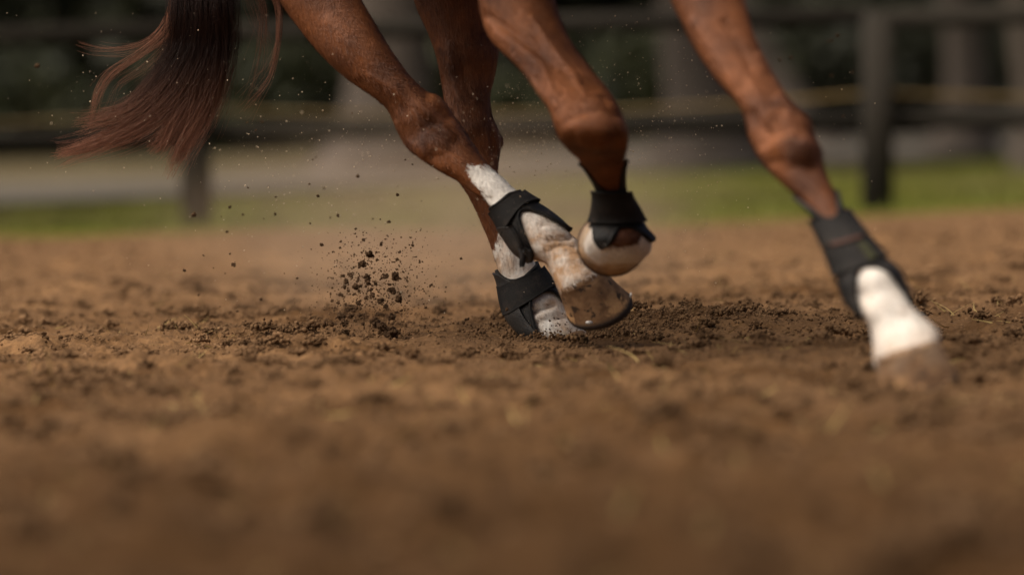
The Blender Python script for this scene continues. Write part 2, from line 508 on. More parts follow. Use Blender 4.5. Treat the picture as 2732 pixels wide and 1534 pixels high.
def tree(px, py, rpx, label, lean=(0, 0), height=7.5, crown_n=5000, mat=None, twin=False):
    g = G(px, py)
    d = g[1]
    r = rpx / FPX * d
    t = empty('tree', (g[0], g[1], 0), label, 'tree', 'trees beyond the fence')
    hs = np.linspace(-0.1, height * .7, 16)
    pts = np.stack([g[0] + lean[0] * hs + .06 * np.sin(hs * 2 + px), g[1] + lean[1] * hs, hs], -1)
    rad = r * (1 - .07 * hs) * (1 + 1.0 * np.exp(-(hs + .1) / .30))
    tv, tf = tube_np(pts, np.maximum(rad, .05), 18)
    tv[:, :2] += (0.06 * r * noise(tv[:, 2] * 2 + tv[:, 0], tv[:, 0] * 9, 1, 3))[:, None]
    vs, fs, off = [tv], [tf], len(tv)
    top = pts[-1]
    cc = []
    for q in range(7):
        az = q * 2.4 + px; l = height * random.uniform(.22, .38); h0 = height * random.uniform(.38, .66)
        s = np.array([g[0] + lean[0] * h0, g[1] + lean[1] * h0, h0]); e_ = s + np.array([math.cos(az) * l, math.sin(az) * l, l * .55])
        bv, bf = tube_np([s, s * .5 + e_ * .5 + np.array([0, 0, .15]), e_], [r * .38, r * .25, r * .1], 8)
        vs.append(bv); fs.append(bf + off); off += len(bv); cc.append(e_)
    mesh_np('trunk', np.concatenate(vs), np.concatenate(fs), M_bark, t)
    cc += [top, top + np.array([0, 0, 1.2]), top + np.array([.9, 0, .5]), top - np.array([.9, 0, -.4])]
    cc = np.array(cc)
    v, f = leaf_cloud(cc, np.full(len(cc), height * .2), crown_n, 0.16, .8)
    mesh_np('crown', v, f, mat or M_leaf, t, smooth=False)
    return t
tree(1030, 478, 118, 'broad grey trunked tree seen through the dust between the tail and the hind legs')
tree(1880, 448, 110, 'thick olive brown trunked tree between the two front legs')
tree(2570, 420, 62, 'brown trunked tree behind the fence right of the right hand fence post')
tree(2150, 402, 48, 'slanting grey trunked tree right behind the stretched front leg', lean=(-.42, 0))
tree(2728, 455, 34, 'dark trunked tree at the far right edge behind the fence')

def shade_tree(x, y, r, height, cr, label, n):  # trees added out of view to shade the foreground and fence line
    t = empty('tree', (x, y, 0), label, 'tree', 'unseen trees added for shade')
    hs = np.linspace(-.1, height * .8, 12)
    tv, tf = tube_np(np.stack([x + .05 * np.sin(hs), y + .04 * hs, hs], -1), r * (1 - .08 * hs) * (1 + .8 * np.exp(-(hs + .1) / .3)), 16)
    mesh_np('trunk', tv, tf, M_bark, t)
    cc = np.array([(x + cr * .62 * math.cos(q * 2.4) * (q % 3 + 1) / 3, y + cr * .62 * math.sin(q * 2.4) * (q % 3 + 1) / 3, height * (.85 + .12 * math.sin(q * 1.7))) for q in range(14)])
    v, f = leaf_cloud(cc, np.full(14, cr * .40), n, .075, .6)
    mesh_np('crown', v, f, M_leaf2, t, smooth=False)
shade_tree(-2.6, 0.6, .20, 4.6, 3.1, 'unseen leafy tree added to shade the arena left of the camera', 26000)
shade_tree(3.6, 0.9, .20, 4.4, 2.8, 'unseen leafy tree added to shade the arena right of the camera', 22000)
shade_tree(-6.5, 21.5, .24, 5.2, 4.0, 'unseen leafy tree added to shade the fence far to the left', 22000)
shade_tree(5.2, 22.5, .24, 5.0, 3.6, 'unseen leafy tree added to shade the fence just to the right', 22000)

def shrub(px, dist, w, h, mat, label, n=5000):
    x = (px - W0 / 2) / FPX * dist
    t = empty('shrub', (x, dist, 0), label, 'shrub', 'shrubs at the back of the field')
    cs = []
    for q in range(16):
        cs.append((x + random.uniform(-.5, .5) * w, dist + random.uniform(-1, 1), h * random.uniform(.15, .8)))
    cs = np.array(cs)
    v, f = leaf_cloud(cs, np.array([random.uniform(.26, .42) * min(w, h) for _ in cs]), n, 0.17)
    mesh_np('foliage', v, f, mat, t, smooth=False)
    sv, sf = [], []; off = 0
    for q in range(5):
        a, b = tube_np([(x + random.uniform(-.2, .2), dist, -.05), (x + random.uniform(-.5, .5) * w * .5, dist, h * .5)], [.05, .03], 6)
        sv.append(a); sf.append(b + off); off += len(a)
    mesh_np('stem', np.concatenate(sv), np.concatenate(sf), M_bark, t)
for i, (px, dist, w, h, m_, lb) in enumerate([
        (60, 87, 6.5, 2.1, M_leaf2, 'green shrub at the far left edge behind the flying tail'),
        (480, 88, 6.6, 2.0, M_leaf2, 'green shrub right behind the tail'),
        (830, 89, 5, 2.0, M_leaf2, 'green shrub between the tail and the raised hind leg'),
        (1300, 90, 4.6, 1.6, M_leaf2, 'dim shrub behind the planted hind leg'),
        (1680, 88, 4.5, 1.9, M_leaf2, 'green shrub seen between the two front legs left of the thick trunk'),
        (2230, 90, 4.5, 2.3, M_leaf, 'dark shrub left of the right hand fence post'),
        (2470, 92, 4.5, 3, M_leaf, 'dark shrub right of the right hand fence post'),
        (2760, 90, 4.6, 3.2, M_leaf, 'dark shrub at the far right edge of the field')]):
    shrub(px, dist, w, h, m_, lb)
# far-off wood: one mass
n = 90000
wx = rng.uniform(-60, 60, n); wz = rng.uniform(0, 15, n) ** 1.0; wy = 104 + rng.uniform(0, 6, n) + 1.5 * noise(wx, wz, 3., 71)
top_ = 9.5 + 3 * noise(wx, wx * 0, 5., 72)
kk = wz < top_
c = np.stack([wx, wy, wz], -1)[kk]; n = len(c)
a = rng.normal(size=(n, 3)); a /= np.linalg.norm(a, axis=1)[:, None]
b = np.cross(a, rng.normal(size=(n, 3))); b /= np.linalg.norm(b, axis=1)[:, None]
v = np.stack([c - a * .42, c + b * .3, c + a * .42, c - b * .3], 1).reshape(-1, 3)
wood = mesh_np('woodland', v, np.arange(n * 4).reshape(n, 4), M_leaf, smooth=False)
tag(wood, 'dark wood closing off the view behind the field', 'woodland', kind='stuff')
# rising wooded bank behind it
bx_ = np.linspace(-120, 120, 60); bz_ = np.array([0, 3, 7, 10]); 
XB, ZB = np.meshgrid(bx_, bz_)
YB = 114 + ZB * 2.5 + 2 * noise(XB, ZB, 9., 73)
i = np.arange(XB.size).reshape(XB.shape)
bank = mesh_np('hill', np.stack([XB, YB, ZB], -1).reshape(-1, 3), np.stack([i[:-1, :-1], i[:-1, 1:], i[1:, 1:], i[1:, :-1]], -1).reshape(-1, 4), M_leaf)
tag(bank, kind='structure')

# ------------------------------------------------------------------ the horse
def catmull(a, per):
    a = np.asarray(a, float)
    p = np.concatenate([[2 * a[0] - a[1]], a, [2 * a[-1] - a[-2]]])
    out = []
    for i in range(len(a) - 1):
        p0, p1, p2, p3 = p[i], p[i + 1], p[i + 2], p[i + 3]
        for k in range(per):
            t = k / per
            out.append(0.5 * ((2 * p1) + (-p0 + p2) * t + (2 * p0 - 5 * p1 + 4 * p2 - p3) * t * t + (-p0 + 3 * p1 - 3 * p2 + p3) * t ** 3))
    out.append(a[-1])
    return np.array(out)
PER = 8
class Limb:
    """stations: (Lx, Ly, Rx, Ry, depth, thickness ratio[, depth slope of the near side px dy])"""
    def __init__(s, st):
        C, Wv, T = [], [], []
        for q in st:
            lx, ly, rx, ry, d, tr = q[:6]
            sh = q[6] if len(q) > 6 else 0.0
            l, r = P(lx, ly, d), P(rx, ry, d)
            w = (r - l) / 2
            C.append((l + r) / 2); Wv.append(w)
            T.append(-CF * tr * np.linalg.norm(w) - CU * sh / FPX * d)
        s.C, s.W, s.T = catmull(C, PER), catmull(Wv, PER), catmull(T, PER)
        s.n = len(s.C)
    def at(s, t):
        k = np.clip(np.asarray(t, float) * PER, 0, s.n - 1.001)
        i = k.astype(int); f = (k - i)[..., None]
        return [a[i] * (1 - f) + a[i + 1] * f for a in (s.C, s.W, s.T)]
    def surf(s, t, th, off=0.0):
        c, w, T = s.at(t)
        lw = np.linalg.norm(w, axis=-1, keepdims=True); lt = np.linalg.norm(T, axis=-1, keepdims=True)
        off = np.asarray(off)
        if off.ndim: off = off[..., None]
        return c + w * (1 + off / lw) * np.cos(th)[..., None] + T * (1 + off / lt) * np.sin(th)[..., None]
    def mesh(s, ns=40):
        t = np.linspace(0, (s.n - 1) / PER, s.n)
        th = np.linspace(0, 2 * np.pi, ns, endpoint=False)
        TT, HH = np.meshgrid(t, th, indexing='ij')
        v = s.surf(TT, HH).reshape(-1, 3)
        i = np.arange(s.n * ns).reshape(s.n, ns)
        f = np.stack([i[:-1], np.roll(i[:-1], -1, 1), np.roll(i[1:], -1, 1), i[1:]], -1).reshape(-1, 4)
        v = np.concatenate([v, s.C[:1], s.C[-1:]])
        a, b = len(v) - 2, len(v) - 1
        t1 = np.stack([np.full(ns, a), np.roll(i[0], -1), i[0]], -1)
        t2 = np.stack([np.full(ns, b), i[-1], np.roll(i[-1], -1)], -1)
        return v, [f, t1, t2]

LA = Limb([  # raised right hind leg
    (480, -760, 1010, -820, 9.25, 1.0), (470, -520, 1020, -520, 9.15, .85), (560, -300, 1000, -330, 9.02, .75), (660, -130, 945, -190, 8.96, .75),
    (742, 0, 925, -95, 8.92, .72), (816, 101, 955, -18, 8.9, .72), (874, 166, 1005, 70, 8.88, .75), (932, 217, 1055, 150, 8.87, .75),   # 7
    (994, 259, 1102, 212, 8.86, .75), (1033, 294, 1145, 248, 8.86, .75), (1052, 333, 1186, 272, 8.86, .72), (1072, 372, 1215, 314, 8.86, .68),
    (1090, 400, 1242, 352, 8.85, .66), (1122, 424, 1266, 388, 8.84, .66), (1160, 450, 1288, 422, 8.83, .68), (1223, 486, 1314, 452, 8.82, .75),  # 15
    (1262, 516, 1340, 473, 8.81, .8), (1297, 540, 1373, 505, 8.80, .8), (1326, 575, 1405, 528, 8.79, .85), (1350, 620, 1450, 556, 8.78, .9),  # 19
    (1385, 668, 1492, 590, 8.77, .9), (1428, 694, 1522, 624, 8.76, .85), (1456, 703, 1545, 646, 8.75, .85), (1470, 730, 1567, 677, 8.74, .85),
    (1484, 762, 1593, 709, 8.73, .9), (1492, 782, 1606, 728, 8.73, .9)])
LB = Limb([  # planted left hind leg
    (900, -800, 1330, -800, 9.45, 1.0), (930, -480, 1370, -480, 9.4, .85), (1040, -180, 1350, -200, 9.3, .75), (1085, -60, 1335, -60, 9.27, .72),
    (1112, 25, 1328, 25, 9.26, .7), (1142, 90, 1330, 95, 9.25, .7), (1164, 155, 1330, 150, 9.24, .7), (1176, 215, 1320, 205, 9.24, .7),  # 7
    (1184, 270, 1309, 252, 9.23, .72), (1192, 320, 1313, 305, 9.22, .75), (1202, 372, 1331, 350, 9.22, .75), (1208, 425, 1336, 398, 9.22, .7),
    (1214, 468, 1330, 440, 9.21, .7), (1244, 515, 1332, 488, 9.2, .78), (1266, 556, 1350, 530, 9.2, .8), (1288, 606, 1368, 580, 9.2, .8),  # 15
    (1308, 655, 1394, 630, 9.2, .8), (1322, 700, 1415, 680, 9.19, .8), (1338, 748, 1442, 722, 9.19, .85), (1346, 796, 1472, 762, 9.18, .85),
    (1358, 838, 1498, 798, 9.17, .8), (1378, 868, 1516, 832, 9.16, .8), (1404, 896, 1540, 862, 9.15, .85), (1440, 930, 1570, 892, 9.15, .9)])
LC = Limb([  # folded right front leg
    (1050, -900, 1500, -900, 8.3, 1.1), (1100, -560, 1500, -540, 8.28, 1.0), (1200, -260, 1470, -280, 8.26, .85), (1262, -70, 1452, -110, 8.24, .75),
    (1283, 45, 1478, -10, 8.22, .75), (1305, 100, 1500, 60, 8.20, .72), (1345, 145, 1530, 120, 8.17, .72), (1392, 188, 1565, 165, 8.14, .72),   # 7
    (1415, 220, 1592, 204, 8.11, .75), (1440, 256, 1622, 238, 8.08, .78), (1466, 298, 1650, 282, 8.05, .8), (1478, 332, 1666, 322, 8.03, .82),
    (1488, 362, 1676, 362, 8.04, .85), (1512, 396, 1674, 398, 8.09, .85), (1546, 430, 1668, 425, 8.16, .85), (1574, 470, 1664, 468, 8.23, .9),   # 15
    (1596, 515, 1668, 515, 8.28, .95), (1594, 560, 1690, 556, 8.31, 1.0), (1582, 600, 1712, 596, 8.33, .95), (1562, 640, 1738, 632, 8.33, .9),
    (1564, 672, 1736, 668, 8.34, .85), (1594, 702, 1708, 700, 8.35, .8)])
LD = Limb([  # stretched left front leg
    (1600, -900, 2050, -900, 7.85, 1.0), (1610, -560, 2050, -560, 7.8, 1.0), (1690, -260, 2010, -270, 7.72, .85), (1755, -80, 1985, -100, 7.65, .75),
    (1792, 5, 1984, -10, 7.62, .72), (1824, 70, 2000, 52, 7.6, .72), (1855, 130, 2020, 112, 7.58, .72), (1905, 205, 2060, 192, 7.55, .75),   # 7
    (1952, 256, 2102, 258, 7.52, .8), (1984, 305, 2146, 308, 7.5, .82), (1996, 360, 2174, 358, 7.48, .85), (2016, 402, 2193, 400, 7.46, .85),
    (2042, 442, 2198, 436, 7.44, .85), (2082, 486, 2210, 474, 7.42, .88), (2134, 534, 2228, 514, 7.4, .95), (2168, 572, 2244, 552, 7.38, 1.0),  # 15
    (2190, 610, 2268, 590, 7.36, 1.0), (2214, 662, 2304, 636, 7.33, 1.0), (2234, 715, 2348, 684, 7.31, .9), (2244, 757, 2386, 716, 7.29, .85),  # 19
    (2258, 798, 2410, 766, 7.28, .82), (2286, 832, 2428, 814, 7.26, .82), (2318, 868, 2462, 846, 7.25, .82), (2328, 912, 2498, 878, 7.24, .85),
    (2330, 950, 2506, 906, 7.23, .9), (2334, 975, 2510, 925, 7.23, .9)])

def body_loft(st, ns=36):
    """st: (x, y, z, half width, half height); rings square to the path"""
    a = catmull(st, 6)
    pts = a[:, :3]
    tan = np.gradient(pts, axis=0); tan /= np.linalg.norm(tan, axis=1)[:, None]
    side = np.cross(tan, [0, 0, 1.0]); side /= np.linalg.norm(side, axis=1)[:, None]
    up = np.cross(side, tan)
    th = np.linspace(0, 2 * np.pi, ns, endpoint=False)
    v = pts[:, None] + side[:, None] * (a[:, 3, None] * np.cos(th))[..., None] + up[:, None] * (a[:, 4, None] * np.sin(th))[..., None]
    n = len(a); i = np.arange(n * ns).reshape(n, ns)
    f = np.stack([i[:-1], np.roll(i[:-1], -1, 1), np.roll(i[1:], -1, 1), i[1:]], -1).reshape(-1, 4)
    v = np.concatenate([v.reshape(-1, 3), pts[:1], pts[-1:]])
    t1 = np.stack([np.full(ns, len(v) - 2), np.roll(i[0], -1), i[0]], -1)
    t2 = np.stack([np.full(ns, len(v) - 1), i[-1], np.roll(i[-1], -1)], -1)
    return v, [f, t1, t2]
trunk = body_loft([(-.37, 9.72, 1.22, .06, .08), (-.35, 9.66, 1.20, .17, .2), (-.30, 9.5, 1.16, .30, .33), (-.22, 9.2, 1.13, .33, .37), (-.10, 8.8, 1.11, .36, .36),
                   (.02, 8.4, 1.10, .36, .36), (.13, 8.05, 1.10, .30, .36), (.22, 7.75, 1.13, .20, .27), (.27, 7.6, 1.12, .10, .15)])
neck = body_loft([(.10, 8.05, 1.22, .14, .28), (.22, 7.75, 1.30, .12, .25), (.33, 7.42, 1.48, .085, .19), (.40, 7.15, 1.66, .07, .14), (.43, 7.02, 1.74, .06, .10)])
head = body_loft([(.42, 7.10, 1.76, .05, .07), (.44, 6.98, 1.72, .085, .13), (.48, 6.84, 1.60, .08, .12), (.52, 6.70, 1.44, .055, .08), (.55, 6.60, 1.32, .05, .065), (.56, 6.56, 1.28, .02, .03)])
ears = []
for sx in (-.05, .05):
    ears.append(body_loft([(.41 + sx, 7.06, 1.80, .02, .03), (.405 + sx * 1.1, 7.05, 1.87, .025, .02), (.40 + sx * 1.1, 7.04, 1.95, .006, .006)], 12))

parts_ = [LA.mesh(), LB.mesh(), LC.mesh(), LD.mesh(), trunk, neck, head] + ears
def ell(c, r, b=I3):
    return (b[0] * r + c, [b[1]])
# joint masses: point of hock, carpal bones, fetlock sesamoids
parts_ += [ell(P(1142, 298, 8.86), .033), ell(P(1175, 385, 8.84), .036), ell(P(1262, 345, 9.22), .036),
           ell(P(1318, 378, 9.24), .018), ell(P(1586, 326, 8.035), .045), ell(P(2100, 360, 7.46), .040), ell(P(2120, 412, 7.43), .036)]
vs, fq, ft, off = [], [], [], 0
for v, fs in parts_:
    vs.append(v)
    for f in fs: (fq if f.shape[1] == 4 else ft).append(f + off)
    off += len(v)
tmp = mesh_np('tmp_body', np.concatenate(vs), [np.concatenate(fq), np.concatenate(ft)])
rm = tmp.modifiers.new('r', 'REMESH'); rm.mode = 'VOXEL'; rm.voxel_size = 0.0037; rm.adaptivity = 0
sm = tmp.modifiers.new('s', 'SMOOTH'); sm.factor = 0.5; sm.iterations = 9
dg = bpy.context.evaluated_depsgraph_get()
ev = bpy.data.meshes.new_from_object(tmp.evaluated_get(dg))
bpy.data.objects.remove(tmp)
nv = len(ev.vertices)
bv = np.empty(nv * 3, np.float32); ev.vertices.foreach_get('co', bv); bv = bv.reshape(-1, 3).astype(float)
bn = np.empty(nv * 3, np.float32); ev.vertices.foreach_get('normal', bn); bn = bn.reshape(-1, 3).astype(float)
lt = np.empty(len(ev.polygons), np.int32); ev.polygons.foreach_get('loop_total', lt)
li = np.empty(len(ev.loops), np.int32); ev.loops.foreach_get('vertex_index', li)
ls = np.concatenate([[0], np.cumsum(lt)[:-1]])
bq = li[(ls[lt == 4][:, None] + np.arange(4))]; btr = li[(ls[lt == 3][:, None] + np.arange(3))] if (lt == 3).any() else np.zeros((0, 3), int)
bpy.data.meshes.remove(ev)

# which limb a vertex belongs to
low = bv[:, 2] < 0.95
dist = np.full((4, nv), 9.0)
for k, L_ in enumerate((LA, LB, LC, LD)):
    cc = L_.C[::2]; rr = np.linalg.norm(L_.W, axis=1)[::2]
    ids = np.where(low)[0]
    for s in range(0, len(ids), 20000):
        q = ids[s:s + 20000]
        dist[k, q] = (np.linalg.norm(bv[q, None] - cc[None], axis=2) - rr[None]).min(1)
limb = np.where(dist.min(0) < 0.08, dist.argmin(0), -1)
pp = proj(bv)
near = np.clip(-(bn @ CF), 0, 1)

def seg_dist(p, poly):
    d = np.full(len(p), 1e9)
    for a, b in zip(poly[:-1], poly[1:]):
        a, b = np.array(a, float), np.array(b, float)
        ab = b - a
        t = np.clip(((p - a) @ ab) / (ab @ ab), 0, 1)
        d = np.minimum(d, np.linalg.norm(p - a - t[:, None] * ab, axis=1))
    return d
def stroke(k, poly, w, amp, side=1):
    q = np.where((limb == k))[0]
    if len(poly) == 1: poly = [poly[0], (poly[0][0] + 1, poly[0][1])]
    d = seg_dist(pp[q, :2], poly)
    face = near[q] if side > 0 else np.clip(bn[q] @ CF, 0, 1)
    wgt = np.exp(-(d / w) ** 2) * sstep(0.0, 0.45, face)
    bv[q] += bn[q] * (wgt * amp * (.8 if w > 7.5 else 1))[:, None]
# hind A: hollow of the hock, tendons, chestnut
stroke(0, [(1132, 248), (1160, 285), (1192, 312)], 14, -.0055)
stroke(0, [(1085, 232), (1120, 280), (1157, 312), (1205, 336), (1240, 380)], 9, .005)
stroke(0, [(1140, 325), (1168, 345), (1200, 378)], 12, -.006)
stroke(0, [(1060, 330), (1085, 372), (1130, 415)], 10, .004)
stroke(0, [(1149, 416)], 14, -.005)
stroke(0, [(1180, 400), (1230, 425)], 16, .004)
stroke(0, [(960, 215), (1030, 262), (1080, 300)], 12, -.004)
stroke(0, [(880, 60), (980, 160), (1060, 220)], 22, .005)
stroke(0, [(1190, 455), (1260, 500), (1310, 535)], 6, -.004)
stroke(0, [(1400, 600), (1440, 640)], 10, -.003)
stroke(0, [(1440, 600), (1470, 590)], 7, -.003)
stroke(0, [(1462, 640), (1520, 632)], 7, -.007)
stroke(0, [(1455, 668), (1500, 650), (1535, 655)], 6, -.005)
stroke(0, [(1420, 660), (1460, 668)], 8, .003)
stroke(0, [(1500, 690), (1560, 690)], 8, .003)
stroke(0, [(985, 200), (1050, 240), (1100, 282), (1120, 330)], 7, .004)
stroke(0, [(1165, 385), (1215, 410), (1262, 440)], 7, -.004)
stroke(2, [(1420, 50), (1470, 130), (1530, 205), (1560, 255)], 7, .004)
stroke(2, [(1370, 150), (1420, 215), (1450, 270)], 7, .004)
stroke(2, [(1610, 260), (1640, 320), (1650, 380)], 9, -.004)
stroke(3, [(1880, 60), (1935, 140), (1995, 205), (2030, 270)], 8, .004)
stroke(3, [(2075, 260), (2120, 320), (2150, 400)], 10, .004)
stroke(3, [(2120, 310), (2135, 370)], 8, -.005)
# hind B
stroke(1, [(1176, 205), (1190, 250), (1208, 300)], 8, -.008)
stroke(1, [(1200, 120), (1206, 200), (1228, 270)], 8, .005)
stroke(1, [(1228, 160), (1240, 215), (1256, 260)], 8, -.004)
stroke(1, [(1313, 300), (1308, 345), (1318, 405)], 8, -.006)
stroke(1, [(1290, 620), (1330, 700)], 7, -.0045)
stroke(1, [(1340, 610), (1365, 690)], 6, .0035)
stroke(1, [(1410, 838), (1440, 822), (1475, 812)], 7, -.009)
stroke(1, [(1420, 862), (1460, 848), (1500, 848)], 5, -.003)
stroke(1, [(1425, 850), (1480, 830)], 8, .005)
# front C
stroke(2, [(1300, 40), (1370, 90), (1430, 130), (1475, 175)], 11, -.007)
stroke(2, [(1330, 90), (1400, 140), (1450, 190), (1480, 280)], 12, .006)
stroke(2, [(1440, 195), (1465, 245), (1485, 290)], 8, -.004)
stroke(2, [(1400, 40), (1480, 130), (1550, 210)], 18, .005)
stroke(2, [(1482, 338), (1530, 308), (1598, 286), (1655, 308)], 10, -.0035)
stroke(2, [(1530, 345), (1600, 360)], 22, .003)
stroke(2, [(1521, 366)], 14, -.006)
stroke(2, [(1560, 385), (1620, 380)], 12, -.004)
stroke(2, [(1555, 225), (1590, 240), (1620, 270)], 8, -.004)
# front D
stroke(3, [(1850, 60), (1905, 140), (1960, 215)], 14, .005)
stroke(3, [(1930, 60), (1975, 125), (2000, 175)], 12, -.006)
stroke(3, [(2020, 150), (2060, 215), (2100, 280)], 9, .004)
stroke(3, [(2010, 300), (2030, 338), (2050, 352)], 13, -.010)
stroke(3, [(2060, 318), (2085, 352)], 8, -.005)
stroke(3, [(2030, 405), (2060, 395), (2100, 372), (2160, 385)], 12, .004)
stroke(3, [(2050, 432), (2110, 425), (2165, 450)], 12, -.005)
stroke(3, [(2120, 480), (2190, 540)], 10, -.003)
stroke(3, [(2330, 740), (2350, 790)], 14, .003)
stroke(3, [(2300, 778), (2330, 790)], 8, -.003)
stroke(3, [(2370, 830), (2410, 850)], 14, -.003)

# white markings: signed pixel distance to an outline, per limb
def inside(p, poly):
    x, y = p[:, 0], p[:, 1]; r = np.zeros(len(p), bool)
    for (x1, y1), (x2, y2) in zip(poly, poly[1:] + poly[:1]):
        c = ((y1 > y) != (y2 > y)) & (x < (x2 - x1) * (y - y1) / (y2 - y1 + 1e-9) + x1)
        r ^= c
    return r
socks = {0: [(1244, 452), (1250, 436), (1270, 444), (1292, 440), (1318, 446), (1420, 500), (1700, 600), (1700, 900), (1380, 900), (1330, 640), (1318, 565), (1296, 538), (1276, 510), (1256, 480)],
         1: [(1316, 668), (1330, 622), (1348, 596), (1362, 585), (1420, 560), (1700, 700), (1700, 1000), (1280, 1000), (1290, 670)],
         2: [(1500, 560), (1590, 560), (1612, 650), (1650, 662), (1700, 652), (1722, 610), (1800, 560), (1800, 900), (1400, 900)],
         3: [(2230, 770), (2285, 745), (2300, 720), (2322, 706), (2345, 712), (2420, 690), (2700, 800), (2700, 1100), (2200, 1100)]}
sock = np.full(nv, -30.0)
for k, poly in socks.items():
    q = np.where(limb == k)[0]
    p2 = pp[q, :2]
    d = seg_dist(p2, poly + poly[:1])
    sock[q] = np.clip(np.where(inside(p2, poly), d, -d), -30, 30)
stain = np.zeros(nv)
q = limb == 0
stain[q] = sstep(540, 640, pp[q, 1]) * 1.0
q = limb == 1
stain[q] = .75 * sstep(600, 660, pp[q, 1])
q = limb == 2
stain[q] = .25
q = limb == 3
stain[q] = .22 + .45 * sstep(880, 935, pp[q, 1] + .2 * (pp[q, 0] - 2417))
pink = np.zeros(nv)
sole_wet = np.zeros(nv)

# hooves: frusta with a rounded crown, part of the same body mesh (own material slot)
def hoof(c0, ax, r0, r1, length, toe, ns=44, sq=1.06):
    ax = np.array(ax, float); ax /= np.linalg.norm(ax)
    toe = np.array(toe, float); toe -= ax * (toe @ ax); toe /= np.linalg.norm(toe)
    sd_ = np.cross(ax, toe)
    th = np.linspace(0, 2 * np.pi, ns, endpoint=False)
    prof = [(-.16, .80), (-.10, .95), (0, 1.0, ), (.06, 1.035), (.12, 1.02)]
    rings = []
    for k in np.linspace(0, 1, 15):
        rings.append((k, None))
    v = []
    for a, sc in [(-.14, .80), (-.07, .97), (-.01, 1.04), (.04, 1.035)]:
        c = c0 + ax * a * length
        v.append(c + r0 * sc * (np.cos(th)[:, None] * toe + np.sin(th)[:, None] * sd_))
    for k in np.linspace(.07, 1, 14):
        r = (r0 * 1.0 + (r1 - r0) * k) * (1 + .008 * math.sin(k * 34))
        c = c0 + ax * length * k + toe * r1 * .15 * k
        h = 1 - .22 * (np.cos(th) < -.1) * 0
        ln = (1 - .25 * k * (1 - np.cos(th)) * .5)[:, None]
        ring = c + r * (np.cos(th)[:, None] * toe * sq + np.sin(th)[:, None] * sd_) - ax * length * k * (1 - ln)
        v.append(ring)
    last = v[-1]; cen = last.mean(0)
    v.append(cen + (last - cen) * .97 + ax * .003)
    v.append(cen + (last - cen) * .80 + ax * .001)
    v.append(cen + (last - cen) * .70 - ax * .008)
    v.append(cen + (last - cen) * .05 - ax * .010)
    v = np.concatenate(v)
    n = len(v) // ns
    i = np.arange(n * ns).reshape(n, ns)
    f = np.stack([i[:-1], np.roll(i[:-1], -1, 1), np.roll(i[1:], -1, 1), i[1:]], -1).reshape(-1, 4)
    hk = np.repeat(np.arange(n) / n, ns)
    # shoe: a U of flat bar under the rim
    tt = np.linspace(-2.45, 2.45, 40)
    rr = (last - cen)
    def rim(a):
        ring = cen + r1 * (math.cos(a) * toe * sq + math.sin(a) * sd_)
        k_ = 1 - .25 * (1 - math.cos(a)) * .5
        return c0 + ax * length + toe * r1 * .15 + r1 * (math.cos(a) * toe * sq + math.sin(a) * sd_) - ax * length * (1 - k_)
    c_ = c0 + ax * length + toe * r1 * .15
    sv = []
    for a in tt:
        p = rim(a); inn = (c_ - p); inn -= ax * (inn @ ax); inn /= np.linalg.norm(inn)
        for di, da in ((.0015, .0005), (.018, .0005), (.018, .006), (.0035, .0065), (.0015, .005)):
            sv.append(p + inn * di + ax * da)
    sv = np.array(sv); m = len(tt)
    j = np.arange(m * 5).reshape(m, 5)
    sf = np.stack([j[:-1], np.roll(j[:-1], -1, 1), np.roll(j[1:], -1, 1), j[1:]], -1).reshape(-1, 4)
    return v, f, hk, sv, sf
AWAY = CF
def imgdir(dx, dy, away=0.0):
    return CR * dx - CU * dy + CF * away
hooves = [
    hoof(P(1541, 739, 8.73), imgdir(.50, .86, .48), .0385, .055, .080, imgdir(.9, .3, -.35)),
    hoof(P(1508, 912, 9.14), imgdir(.45, .9, -.1), .038, .056, .060, imgdir(.8, .5, -.5)),
    hoof(P(1656, 634, 8.36), imgdir(-.32, .02, 1.0), .047, .061, .05, imgdir(.0, 1, 0), sq=.88),
    hoof(P(2418, 932, 7.225), imgdir(.28, .95, .12), .0455, .055, .058, imgdir(.55, .4, -.7))]
shoes = []
vall, hoofk, smask = [bv], [np.zeros(nv)], [sock]
off = nv; hq = []; hid = [np.zeros(nv)]
for i_, (v, f, hk, sv, sf) in enumerate(hooves):
    vall.append(v); hq.append(f + off); off += len(v); hoofk.append(hk); hid.append(np.full(len(v), i_ / 3.0)); shoes.append((sv, sf))
nh = off - nv
hq = np.concatenate(hq)

